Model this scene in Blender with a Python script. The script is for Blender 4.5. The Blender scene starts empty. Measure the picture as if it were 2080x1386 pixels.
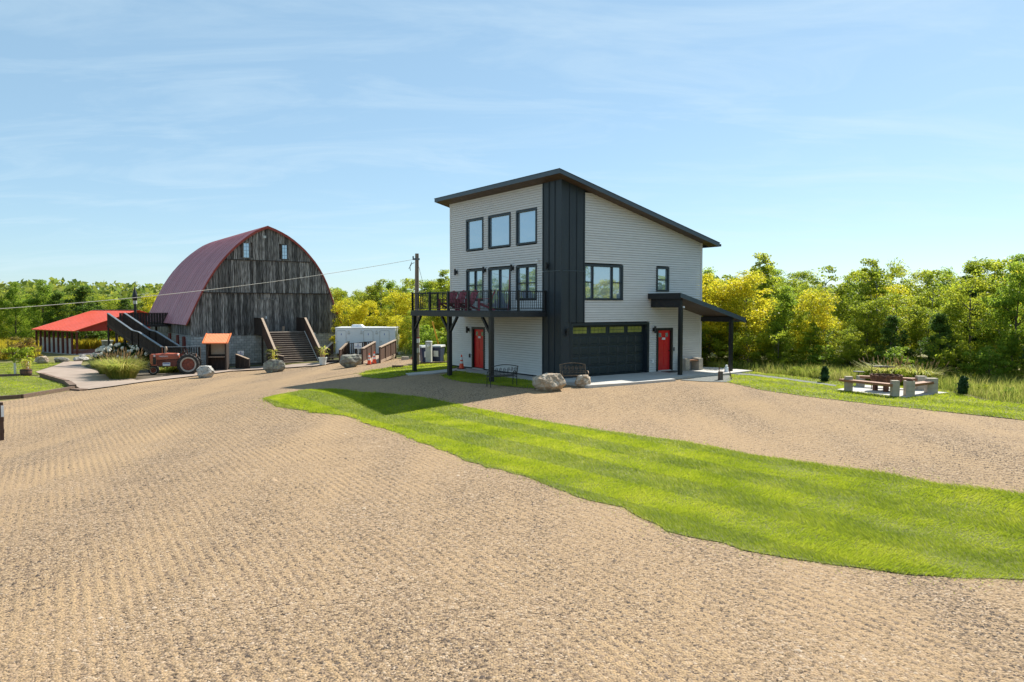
import bpy, bmesh, math, random
import numpy as np
from mathutils import Vector, Matrix
from mathutils.geometry import delaunay_2d_cdt

random.seed(7)
rng = np.random.default_rng(7)
R = math.radians
S = bpy.context.scene
COL = S.collection

# ------------------------------------------------------------------ camera
cam_d = bpy.data.cameras.new('camera')
cam_d.sensor_width = 36.0
cam_d.lens = 36.0 * 1500 / 2080
cam_d.clip_end = 3000
cam = bpy.data.objects.new('camera', cam_d)
COL.objects.link(cam)
cam.location = (0, 0, 3.32)
cam.rotation_euler = (R(90 - 2.657), 0, 0)
S.camera = cam

# ------------------------------------------------------------------ sky and sun
SUN_AZ, SUN_EL = 42.5, 45.5          # azimuth clockwise from +Y
W = bpy.data.worlds.new('World')
S.world = W
W.use_nodes = True
wn, wl = W.node_tree.nodes, W.node_tree.links
wn.clear()
sky = wn.new('ShaderNodeTexSky')
sky.sky_type = 'NISHITA'
sky.sun_disc = False
sky.sun_elevation = R(SUN_EL)
sky.sun_rotation = R(SUN_AZ)
sky.air_density = 0.85
sky.dust_density = 0.3
sky.ozone_density = 0.9
bg = wn.new('ShaderNodeBackground')
bg.inputs['Strength'].default_value = 0.088
wo = wn.new('ShaderNodeOutputWorld')
# thin cirrus: stretched noise on a flat cloud layer (direction / height)
tc = wn.new('ShaderNodeTexCoord')
sep = wn.new('ShaderNodeSeparateXYZ')
wl.new(tc.outputs['Generated'], sep.inputs[0])
zz = wn.new('ShaderNodeMath'); zz.operation = 'MAXIMUM'; zz.inputs[1].default_value = 0.03
wl.new(sep.outputs['Z'], zz.inputs[0])
zo = wn.new('ShaderNodeMath'); zo.operation = 'ADD'; zo.inputs[1].default_value = 0.12
wl.new(zz.outputs[0], zo.inputs[0])
dv = wn.new('ShaderNodeVectorMath'); dv.operation = 'DIVIDE'
cz = wn.new('ShaderNodeCombineXYZ')
for i in range(3): wl.new(zo.outputs[0], cz.inputs[i])
wl.new(tc.outputs['Generated'], dv.inputs[0]); wl.new(cz.outputs[0], dv.inputs[1])
mp = wn.new('ShaderNodeMapping')
mp.inputs['Rotation'].default_value = (0, 0, R(-24))
mp.inputs['Scale'].default_value = (0.8, 1.9, 0.0)
mp.inputs['Location'].default_value = (0.9, 0.35, 0.0)
wl.new(dv.outputs[0], mp.inputs[0])
cn = wn.new('ShaderNodeTexNoise')
cn.inputs['Scale'].default_value = 1.25
cn.inputs['Detail'].default_value = 9
cn.inputs['Roughness'].default_value = 0.62
cn.inputs['Distortion'].default_value = 0.9
wl.new(mp.outputs[0], cn.inputs['Vector'])
cr = wn.new('ShaderNodeValToRGB')
cr.color_ramp.elements[0].position = 0.47
cr.color_ramp.elements[0].color = (0, 0, 0, 1)
cr.color_ramp.elements[1].position = 0.80
cr.color_ramp.elements[1].color = (1, 1, 1, 1)
wl.new(cn.outputs[0], cr.inputs[0])
cm = wn.new('ShaderNodeMath'); cm.operation = 'MULTIPLY'; cm.inputs[1].default_value = 0.42
wl.new(cr.outputs[0], cm.inputs[0])
mixc = wn.new('ShaderNodeMixRGB')
mixc.inputs[2].default_value = (5.2, 6.3, 6.9, 1)
wl.new(cm.outputs[0], mixc.inputs[0])
tint = wn.new('ShaderNodeMixRGB'); tint.blend_type = 'MULTIPLY'; tint.inputs[0].default_value = 1.0
tint.inputs[2].default_value = (0.93, 1.0, 0.99, 1)
wl.new(sky.outputs[0], tint.inputs[1])
veil = wn.new('ShaderNodeMixRGB'); veil.inputs[0].default_value = 0.5      # thin high veil of cirrus over the whole sky
veil.inputs[2].default_value = (2.9, 4.6, 5.9, 1)
wl.new(tint.outputs[0], veil.inputs[1])
wl.new(veil.outputs[0], mixc.inputs[1])
wl.new(mixc.outputs[0], bg.inputs[0])
wl.new(bg.outputs[0], wo.inputs[0])

sun_d = bpy.data.lights.new('sun', 'SUN')
sun_d.energy = 5.0
sun_d.angle = R(0.53)
sun_d.color = (1.0, 0.94, 0.84)
sun = bpy.data.objects.new('sun', sun_d)
COL.objects.link(sun)
az, el = R(SUN_AZ), R(SUN_EL)
sd = Vector((math.sin(az) * math.cos(el), math.cos(az) * math.cos(el), math.sin(el)))
sun.rotation_euler = sd.to_track_quat('Z', 'Y').to_euler()
sun.location = sd * 100

S.view_settings.view_transform = 'Standard'
S.view_settings.look = 'None'
S.view_settings.exposure = 0.80
S.view_settings.gamma = 1.0
S.view_settings.use_curve_mapping = False
S.render.engine = 'CYCLES'
S.cycles.use_denoising = True
S.cycles.max_bounces = 8
S.cycles.transparent_max_bounces = 8

# ------------------------------------------------------------------ materials
def nodes_of(m):
    m.use_nodes = True
    nt = m.node_tree
    return nt.nodes, nt.links, nt.nodes['Principled BSDF']

def ramp(n, stops):
    r = n.new('ShaderNodeValToRGB')
    e = r.color_ramp.elements
    while len(e) < len(stops): e.new(0.5)
    for i, (p, c) in enumerate(stops):
        e[i].position = p
        e[i].color = (*c, 1)
    return r

def mat(name, c1, c2=None, scale=6, rough=0.7, metal=0.0, bump=0.0, bscale=40, stretch=(1, 1, 1),
        detail=5, rnd=0.0, spec=0.5, lo=0.3, hi=0.7):
    """Principled material: noise mottling between two colours, fine bump, optional per-object value shift."""
    m = bpy.data.materials.new(name)
    n, l, b = nodes_of(m)
    b.inputs['Roughness'].default_value = rough
    b.inputs['Metallic'].default_value = metal
    b.inputs['Specular IOR Level'].default_value = spec
    t = n.new('ShaderNodeTexCoord')
    mpn = n.new('ShaderNodeMapping')
    mpn.inputs['Scale'].default_value = stretch
    l.new(t.outputs['Object'], mpn.inputs[0])
    if rnd:
        oi = n.new('ShaderNodeObjectInfo')
        mu = n.new('ShaderNodeMath'); mu.operation = 'MULTIPLY'; mu.inputs[1].default_value = 57.0
        l.new(oi.outputs['Random'], mu.inputs[0])
        cx = n.new('ShaderNodeCombineXYZ')
        for i in range(3): l.new(mu.outputs[0], cx.inputs[i])
        l.new(cx.outputs[0], mpn.inputs['Location'])
    nz = n.new('ShaderNodeTexNoise')
    nz.inputs['Scale'].default_value = scale
    nz.inputs['Detail'].default_value = detail
    l.new(mpn.outputs[0], nz.inputs['Vector'])
    r = ramp(n, [(lo, c1), (hi, c2 or c1)])
    l.new(nz.outputs[0], r.inputs[0])
    src = r.outputs[0]
    if rnd:
        hs = n.new('ShaderNodeHueSaturation')
        ma = n.new('ShaderNodeMapRange')
        ma.inputs['To Min'].default_value = 1 - rnd
        ma.inputs['To Max'].default_value = 1 + rnd
        l.new(oi.outputs['Random'], ma.inputs[0])
        l.new(ma.outputs[0], hs.inputs['Value'])
        l.new(src, hs.inputs['Color'])
        src = hs.outputs[0]
    l.new(src, b.inputs['Base Color'])
    if bump:
        n2 = n.new('ShaderNodeTexNoise')
        n2.inputs['Scale'].default_value = bscale
        n2.inputs['Detail'].default_value = 6
        l.new(mpn.outputs[0], n2.inputs['Vector'])
        bp = n.new('ShaderNodeBump')
        bp.inputs['Strength'].default_value = bump
        bp.inputs['Distance'].default_value = 0.02
        l.new(n2.outputs[0], bp.inputs['Height'])
        l.new(bp.outputs[0], b.inputs['Normal'])
    return m

def leafmat(name, cols, trans=0.45, rough=0.55, patch=0.5):
    """Leaves or blades: colour differs leaf by leaf and in drifting patches; light passes through."""
    m = bpy.data.materials.new(name)
    n, l, b = nodes_of(m)
    geo = n.new('ShaderNodeNewGeometry')
    t = n.new('ShaderNodeTexCoord')
    nz = n.new('ShaderNodeTexNoise')
    nz.inputs['Scale'].default_value = patch
    nz.inputs['Detail'].default_value = 3
    oi = n.new('ShaderNodeObjectInfo')
    ad = n.new('ShaderNodeVectorMath'); ad.operation = 'ADD'
    l.new(t.outputs['Object'], ad.inputs[0])
    l.new(oi.outputs['Location'], ad.inputs[1])
    l.new(ad.outputs[0], nz.inputs['Vector'])
    mr = n.new('ShaderNodeMapRange')
    mr.inputs['From Min'].default_value = 0.3
    mr.inputs['From Max'].default_value = 0.7
    l.new(nz.outputs[0], mr.inputs[0])
    mx = n.new('ShaderNodeMath'); mx.operation = 'MULTIPLY_ADD'
    mx.inputs[1].default_value = 0.5
    h = n.new('ShaderNodeMath'); h.operation = 'MULTIPLY'; h.inputs[1].default_value = 0.5
    l.new(mr.outputs[0], h.inputs[0])
    l.new(geo.outputs['Random Per Island'], mx.inputs[0])
    l.new(h.outputs[0], mx.inputs[2])
    k = len(cols)
    r = ramp(n, [(i / max(1, k - 1), c) for i, c in enumerate(cols)])
    l.new(mx.outputs[0], r.inputs[0])
    l.new(r.outputs[0], b.inputs['Base Color'])
    b.inputs['Roughness'].default_value = rough
    b.inputs['Specular IOR Level'].default_value = 0.25
    tr = n.new('ShaderNodeBsdfTranslucent')
    hs = n.new('ShaderNodeHueSaturation')
    hs.inputs['Saturation'].default_value = 0.98
    hs.inputs['Value'].default_value = 1.7
    l.new(r.outputs[0], hs.inputs['Color'])
    l.new(hs.outputs[0], tr.inputs[0])
    ms = n.new('ShaderNodeMixShader')
    ms.inputs[0].default_value = trans
    l.new(b.outputs[0], ms.inputs[1])
    l.new(tr.outputs[0], ms.inputs[2])
    l.new(ms.outputs[0], n['Material Output'].inputs[0])
    return m

M = {}
M['siding'] = mat('siding', (.60, .59, .575), (.65, .64, .625), 2, .55, bump=.08, bscale=90, rnd=.02)
M['slate'] = mat('dark_panel', (.013, .021, .029), (.021, .031, .041), 3, .5, bump=.12, bscale=60, stretch=(1, 1, .15))
M['fascia'] = mat('fascia', (.045, .068, .092), (.058, .084, .11), 2, .42, bump=.04)
M['roofmetal'] = mat('roof_metal', (.035, .045, .055), (.05, .06, .07), 3, .4, metal=.3)
M['soffit'] = mat('soffit', (.055, .036, .022), (.085, .058, .036), 3, .6, bump=.1, stretch=(1, 6, 1), rnd=.08)
M['black'] = mat('black_paint', (.007, .008, .010), (.012, .014, .017), 8, .45, bump=.05)
M['deckpaint'] = mat('deck_paint', (.011, .015, .020), (.019, .025, .032), 6, .5, bump=.1)
M['frame'] = mat('window_frame', (.012, .020, .028), (.018, .028, .038), 4, .4)
M['garage'] = mat('garage_door', (.012, .022, .028), (.017, .029, .036), 3, .45, bump=.1, bscale=120, stretch=(1, 1, .1))
M['reddoor'] = mat('red_door', (.62, .012, .018), (.70, .018, .022), 3, .38)
M['white'] = mat('white_paint', (.72, .74, .75), (.80, .81, .82), 3, .45)
M['trailer'] = mat('trailer_skin', (.66, .70, .73), (.74, .77, .79), 1.5, .35, bump=.02)
M['concrete'] = mat('concrete', (.40, .385, .36), (.50, .48, .45), 1.3, .85, bump=.12, bscale=60)
M['pathconc'] = mat('path_concrete', (.27, .205, .16), (.35, .275, .22), .9, .85, bump=.15, bscale=50)
M['block'] = mat('concrete_block', (.34, .335, .32), (.50, .49, .47), 3, .9, bump=.3, bscale=60, rnd=.13)
M['mortar'] = mat('mortar', (.15, .145, .135), (.20, .195, .185), 5, .95)
M['pierblock'] = mat('pier_block', (.36, .31, .24), (.48, .42, .34), 4, .9, bump=.35, bscale=50, rnd=.06)
M['barnwood'] = mat('barn_wood', (.036, .029, .025), (.40, .375, .35), 4.2, .85, bump=.5, bscale=22, stretch=(7, 7, .42),
                    detail=8, rnd=.6, lo=.38, hi=.74)
M['barnroof'] = mat('barn_roof_metal', (.38, .13, .145), (.54, .25, .27), 1.6, .42, metal=.2, bump=.05, rnd=.12, stretch=(.5, 5, .35), detail=8)
M['barntrim'] = mat('barn_trim', (.24, .035, .022), (.32, .05, .03), 3, .6)
M['redshut'] = mat('red_shutter', (.17, .022, .018), (.24, .035, .025), 5, .7, stretch=(6, 6, 1))
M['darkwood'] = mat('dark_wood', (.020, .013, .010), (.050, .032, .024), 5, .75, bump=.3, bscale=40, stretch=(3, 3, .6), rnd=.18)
M['stainwood'] = mat('stained_wood', (.058, .028, .018), (.10, .052, .034), 4, .7, bump=.25, stretch=(3, 3, .5), rnd=.2)
M['railcap'] = mat('rail_cap', (.30, .215, .15), (.40, .30, .22), 5, .7, bump=.2, stretch=(1, 5, 1), rnd=.1)
M['bluecap'] = mat('weathered_cap', (.10, .12, .14), (.17, .19, .21), 5, .45, rnd=.1)
M['tread'] = mat('stair_tread', (.20, .155, .12), (.36, .29, .235), 5, .6, bump=.2, stretch=(.6, 4, 1), rnd=.15)
M['benchwood'] = mat('bench_wood', (.21, .085, .038), (.34, .15, .07), 5, .6, bump=.2, stretch=(.5, 5, 5), rnd=.1)
M['rust'] = mat('rusty_steel', (.075, .030, .016), (.20, .085, .042), 7, .85, bump=.3, bscale=40)
M['iron'] = mat('cast_iron', (.010, .010, .011), (.022, .020, .018), 9, .5, bump=.1)
M['bronze'] = mat('bronze_iron', (.12, .075, .045), (.26, .18, .115), 9, .45, metal=.4)
M['redmetal'] = mat('red_roof_metal', (.70, .085, .030), (.80, .11, .045), 1.2, .42, bump=.04, rnd=.05)
M['redsiding'] = mat('red_siding', (.36, .028, .018), (.44, .04, .026), 2, .6)
M['redpost'] = mat('red_post', (.085, .018, .014), (.14, .03, .02), 4, .7)
M['orange'] = mat('orange_metal', (.80, .20, .06), (.88, .25, .09), 3, .5)
M['tractor'] = mat('tractor_paint', (.30, .055, .028), (.46, .115, .055), 5, .42, bump=.06, bscale=30)
M['tractordark'] = mat('tractor_block', (.13, .030, .018), (.24, .06, .035), 9, .6, bump=.3)
M['tyre'] = mat('tyre_rubber', (.014, .014, .014), (.035, .033, .031), 9, .8, bump=.2)
M['wheelrim'] = mat('wheel_rim', (.26, .24, .21), (.42, .39, .35), 6, .6)
M['conecol'] = mat('cone_orange', (.85, .085, .025), (.92, .11, .035), 4, .5)
M['conewhite'] = mat('cone_band', (.72, .72, .70), (.80, .80, .78), 4, .5)
M['maroon'] = mat('maroon_plastic', (.27, .022, .045), (.33, .03, .055), 4, .45)
M['pole'] = mat('pole_wood', (.17, .125, .09), (.30, .235, .18), 7, .85, bump=.4, stretch=(5, 5, .3))
M['yellow'] = mat('guy_guard', (.72, .40, .03), (.80, .47, .05), 4, .5)
M['greybox'] = mat('meter_grey', (.42, .43, .41), (.50, .51, .49), 3, .5)
M['bluebin'] = mat('blue_bin', (.018, .030, .085), (.03, .045, .11), 3, .45)
M['timber'] = mat('border_timber', (.10, .060, .040), (.19, .125, .085), 4, .8, bump=.3, stretch=(1, 4, 4), rnd=.15)
M['cable'] = mat('cable_white', (.62, .58, .50), (.72, .68, .60), 30, .6)
M['wire'] = mat('cable_dark', (.05, .05, .05), None, 30, .6)
M['pot_white'] = mat('white_pot', (.55, .60, .61), (.63, .67, .68), 4, .5)
M['barrel'] = mat('barrel_wood', (.10, .045, .032), (.17, .085, .06), 5, .7, bump=.2, stretch=(4, 4, .5))
M['stalk'] = mat('dry_stalk', (.45, .24, .10), (.58, .36, .18), 9, .7)
M['hoop'] = mat('iron_hoop', (.05, .045, .04), None, 5, .6, metal=.5)
M['guard'] = mat('tree_guard', (.60, .62, .58), (.70, .71, .67), 5, .6)
M['bloom'] = mat('bloom', (.62, .55, .42), (.78, .72, .60), 9, .7, bump=.5, bscale=25)
M['bark'] = mat('bark', (.075, .060, .045), (.17, .14, .11), 6, .9, bump=.6, stretch=(4, 4, .6), rnd=.15)
M['barkpale'] = mat('bark_pale', (.24, .22, .18), (.38, .36, .31), 6, .9, bump=.4, stretch=(4, 4, .8))
M['blind'] = mat('interior_board', (.36, .30, .22), (.42, .36, .27), 3, .8)
M['signblue'] = mat('sign_blue', (.02, .05, .30), None, 4, .5)
M['signblack'] = mat('sign_ink', (.02, .02, .03), None, 4, .6)
M['soil'] = mat('soil', (.06, .045, .03), (.10, .08, .055), 3, .95, bump=.4)
M['bluestone'] = mat('crushed_stone', (.07, .08, .078), (.21, .215, .20), 28, .9, bump=.9, bscale=40, detail=2)

def rockmat(name, c1, c2, lich):
    m = mat(name, c1, c2, 3.2, .9, bump=1.0, bscale=9, detail=9)
    n, l = m.node_tree.nodes, m.node_tree.links
    b = n['Principled BSDF']
    old = b.inputs['Base Color'].links[0].from_socket
    t = n.new('ShaderNodeTexCoord')
    v = n.new('ShaderNodeTexNoise'); v.inputs['Scale'].default_value = 6; v.inputs['Detail'].default_value = 7
    l.new(t.outputs['Object'], v.inputs[0])
    r = ramp(n, [(.52, (0, 0, 0)), (.66, (1, 1, 1))])
    l.new(v.outputs[0], r.inputs[0])
    mx = n.new('ShaderNodeMixRGB'); mx.inputs[2].default_value = (*lich, 1)
    l.new(r.outputs[0], mx.inputs[0]); l.new(old, mx.inputs[1]); l.new(mx.outputs[0], b.inputs['Base Color'])
    return m
M['rock'] = rockmat('rock_grey', (.13, .125, .11), (.30, .285, .245), (.33, .34, .24))
M['rocktan'] = rockmat('rock_tan', (.27, .20, .14), (.45, .36, .26), (.48, .43, .36))
M['rockpale'] = rockmat('rock_pale', (.30, .285, .25), (.52, .50, .46), (.16, .155, .14))

def glassmat():
    m = bpy.data.materials.new('window_glass')
    n, l, b = nodes_of(m)
    b.inputs['Base Color'].default_value = (.42, .55, .66, 1)
    b.inputs['Metallic'].default_value = .5
    b.inputs['Roughness'].default_value = 0.02
    b.inputs['IOR'].default_value = 1.9
    b.inputs['Specular IOR Level'].default_value = 0.9
    b.inputs['Specular Tint'].default_value = (.62, .82, 1, 1)
    b.inputs['Coat Weight'].default_value = 0.5
    b.inputs['Coat IOR'].default_value = 1.8
    b.inputs['Coat Roughness'].default_value = 0.01
    t = n.new('ShaderNodeTexCoord')
    v = n.new('ShaderNodeTexNoise'); v.inputs['Scale'].default_value = 1.1
    l.new(t.outputs['Object'], v.inputs[0])
    bp = n.new('ShaderNodeBump'); bp.inputs['Strength'].default_value = .02; bp.inputs['Distance'].default_value = .05
    l.new(v.outputs[0], bp.inputs['Height'])
    l.new(bp.outputs[0], b.inputs['Normal']); l.new(bp.outputs[0], b.inputs['Coat Normal'])
    return m
M['glass'] = glassmat()
M['garage_glass'] = mat('painted_foliage_pane', (.30, .33, .09), (.42, .44, .14), 2.5, .08, metal=.3)  # yellow-green of sunlit foliage in the panes, put into their colour

def gravelmat():
    m = bpy.data.materials.new('gravel')
    n, l, b = nodes_of(m)
    b.inputs['Roughness'].default_value = .95
    b.inputs['Specular IOR Level'].default_value = .15
    t = n.new('ShaderNodeTexCoord')
    vo = n.new('ShaderNodeTexVoronoi'); vo.inputs['Scale'].default_value = 34
    l.new(t.outputs['Object'], vo.inputs['Vector'])
    sx = n.new('ShaderNodeSeparateColor'); l.new(vo.outputs['Color'], sx.inputs[0])
    st = ramp(n, [(.0, (.028, .022, .019)), (.28, (.105, .075, .054)), (.55, (.285, .203, .128)), (.85, (.36, .258, .162)), (1, (.45, .36, .275))])
    l.new(sx.outputs[0], st.inputs[0])
    # sandy fines between the stones, in drifting patches and rake lines
    bmap = n.new('ShaderNodeMapping'); bmap.inputs['Rotation'].default_value = (0, 0, R(-33)); bmap.inputs['Scale'].default_value = (1.0, .13, 1)
    l.new(t.outputs['Object'], bmap.inputs[0])
    big = n.new('ShaderNodeTexNoise'); big.inputs['Scale'].default_value = .6; big.inputs['Detail'].default_value = 6
    l.new(bmap.outputs[0], big.inputs['Vector'])
    sp3 = n.new('ShaderNodeSeparateXYZ'); l.new(t.outputs['Object'], sp3.inputs[0])
    def mth(op, a, b=None, c=None):
        q = n.new('ShaderNodeMath'); q.operation = op
        for k_, v_ in enumerate((a, b, c)):
            if v_ is None: continue
            if hasattr(v_, 'links'): l.new(v_, q.inputs[k_])
            else: q.inputs[k_].default_value = v_
        return q.outputs[0]
    X_, Y_ = sp3.outputs['X'], sp3.outputs['Y']
    u_ = mth('ADD', mth('MULTIPLY', X_, .8425), mth('MULTIPLY', Y_, .5388))
    wob = mth('MULTIPLY', mth('SINE', mth('ADD', mth('MULTIPLY', X_, .21), mth('MULTIPLY', Y_, .07))), .55)
    jit = n.new('ShaderNodeTexNoise'); jit.inputs['Scale'].default_value = .9; jit.inputs['Detail'].default_value = 4
    l.new(t.outputs['Object'], jit.inputs['Vector'])
    u_ = mth('ADD', mth('ADD', u_, wob), mth('MULTIPLY', jit.outputs[0], .09))
    wave_o = mth('MULTIPLY_ADD', mth('SINE', mth('MULTIPLY', u_, 6.2832 / .17)), .5, .5)
    wm = n.new('ShaderNodeTexNoise'); wm.inputs['Scale'].default_value = .35; wm.inputs['Detail'].default_value = 3
    l.new(t.outputs['Object'], wm.inputs['Vector'])
    wmr = ramp(n, [(.36, (.15, .15, .15)), (.62, (1, 1, 1))]); l.new(wm.outputs[0], wmr.inputs[0])
    wmul = n.new('ShaderNodeMath'); wmul.operation = 'MULTIPLY'
    l.new(wave_o, wmul.inputs[0]); l.new(wmr.outputs[0], wmul.inputs[1])
    sand = n.new('ShaderNodeMath'); sand.operation = 'MULTIPLY_ADD'; sand.inputs[1].default_value = .5
    l.new(wmul.outputs[0], sand.inputs[0])
    bigr = n.new('ShaderNodeMapRange'); bigr.inputs['From Min'].default_value = .38; bigr.inputs['From Max'].default_value = .68
    bigr.inputs['To Max'].default_value = .5
    l.new(big.outputs[0], bigr.inputs[0]); l.new(bigr.outputs[0], sand.inputs[2])
    fine = n.new('ShaderNodeTexNoise'); fine.inputs['Scale'].default_value = 26; fine.inputs['Detail'].default_value = 4
    l.new(t.outputs['Object'], fine.inputs['Vector'])
    fm = n.new('ShaderNodeMath'); fm.operation = 'MULTIPLY_ADD'; fm.inputs[1].default_value = 2.6; fm.inputs[2].default_value = -1.2
    l.new(fine.outputs[0], fm.inputs[0])
    fs = n.new('ShaderNodeMath'); fs.operation = 'ADD'; fs.use_clamp = True
    l.new(fm.outputs[0], fs.inputs[0]); l.new(sand.outputs[0], fs.inputs[1])
    mx = n.new('ShaderNodeMixRGB'); mx.inputs[2].default_value = (.375, .258, .146, 1)
    l.new(fs.outputs[0], mx.inputs[0]); l.new(st.outputs[0], mx.inputs[1])
    l.new(mx.outputs[0], b.inputs['Base Color'])
    # relief
    hh = n.new('ShaderNodeMath'); hh.operation = 'MULTIPLY_ADD'; hh.inputs[1].default_value = -1.0
    l.new(vo.outputs['Distance'], hh.inputs[0])
    wh = n.new('ShaderNodeMath'); wh.operation = 'MULTIPLY'; wh.inputs[1].default_value = .45
    l.new(wmul.outputs[0], wh.inputs[0]); l.new(wh.outputs[0], hh.inputs[2])
    bp = n.new('ShaderNodeBump'); bp.inputs['Strength'].default_value = .75; bp.inputs['Distance'].default_value = .02
    l.new(hh.outputs[0], bp.inputs['Height']); l.new(bp.outputs[0], b.inputs['Normal'])
    return m
M['gravel'] = gravelmat()
M['pebble'] = leafmat('pebbles', [(.03, .025, .022), (.10, .075, .058), (.27, .19, .125), (.38, .27, .17), (.50, .41, .32)], trans=0.0, rough=.9, patch=.4)
M['grassbase'] = mat('lawn_thatch', (.075, .09, .014), (.19, .19, .05), 9, .95, bump=.5)
M['meadow'] = mat('meadow_soil', (.09, .10, .022), (.20, .17, .055), .35, .95, bump=.5, detail=8)
M['lawn'] = leafmat('lawn_blades', [(.115, .165, .010), (.20, .26, .012), (.29, .335, .016), (.40, .40, .05)], .5, .5, 1.1)
M['tallgrass'] = leafmat('tall_grass', [(.09, .15, .016), (.17, .22, .028), (.28, .29, .06), (.40, .34, .15)], .4, .7, .5)
M['goldenrod'] = leafmat('goldenrod', [(.15, .17, .02), (.34, .30, .02), (.52, .40, .015), (.42, .35, .05)], .35, .7, .12)
M['reedgrass'] = leafmat('ornamental_grass', [(.12, .19, .025), (.24, .28, .045), (.36, .34, .08), (.46, .39, .16)], .42, .6, 1.2)
M['leaf_yellow'] = leafmat('leaf_yellow', [(.20, .23, .014), (.36, .36, .016), (.52, .46, .018), (.64, .50, .022)], .55, .5, .55)
M['leaf_lime'] = leafmat('leaf_lime', [(.095, .15, .014), (.17, .225, .018), (.27, .305, .020), (.44, .42, .026)], .6, .5, .5)
M['leaf_green'] = leafmat('leaf_green', [(.085, .145, .018), (.15, .23, .022), (.23, .31, .026), (.36, .40, .034)], .58, .5, .5)
M['leaf_dark'] = leafmat('leaf_dark', [(.045, .085, .016), (.075, .13, .020), (.11, .175, .024), (.16, .21, .03)], .5, .5, .5)
M['leaf_far'] = leafmat('leaf_far', [(.09, .14, .026), (.14, .19, .03), (.22, .24, .03), (.32, .29, .034)], .5, .6, .06)
M['conifer'] = leafmat('conifer', [(.012, .040, .010), (.022, .062, .014), (.035, .085, .018)], .2, .6, 2)
M['corn'] = leafmat('corn_leaf', [(.28, .34, .03), (.42, .44, .06), (.52, .48, .10)], .5, .5, 2)
M['shrub'] = leafmat('shrub', [(.02, .045, .012), (.045, .085, .016), (.08, .12, .02)], .35, .5, 1)
M['shrubred'] = leafmat('shrub_red', [(.08, .07, .015), (.15, .14, .02), (.22, .15, .035), (.26, .12, .04)], .4, .5, .8)

# ------------------------------------------------------------------ helpers
def tag(o, label=None, cat=None, group=None, kind=None):
    if label: o['label'] = label
    if cat: o['category'] = cat
    if group: o['group'] = group
    if kind: o['kind'] = kind
    return o

def empty(name, loc, rz=0.0, label=None, cat=None, group=None):
    o = bpy.data.objects.new(name, None)
    o.empty_display_size = .2
    COL.objects.link(o)
    o.location = loc
    o.rotation_euler = (0, 0, rz)
    return tag(o, label, cat, group)

def link_mesh(name, me, parent=None, loc=(0, 0, 0), rot=(0, 0, 0), scale=(1, 1, 1)):
    o = bpy.data.objects.new(name, me)
    COL.objects.link(o)
    o.parent = parent
    o.location = loc
    o.rotation_euler = rot
    o.scale = scale
    return o

def copy_tree(o, parent=None):
    c = o.copy()
    COL.objects.link(c)
    c.parent = parent
    for ch in list(o.children):
        copy_tree(ch, c)
    return c

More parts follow.
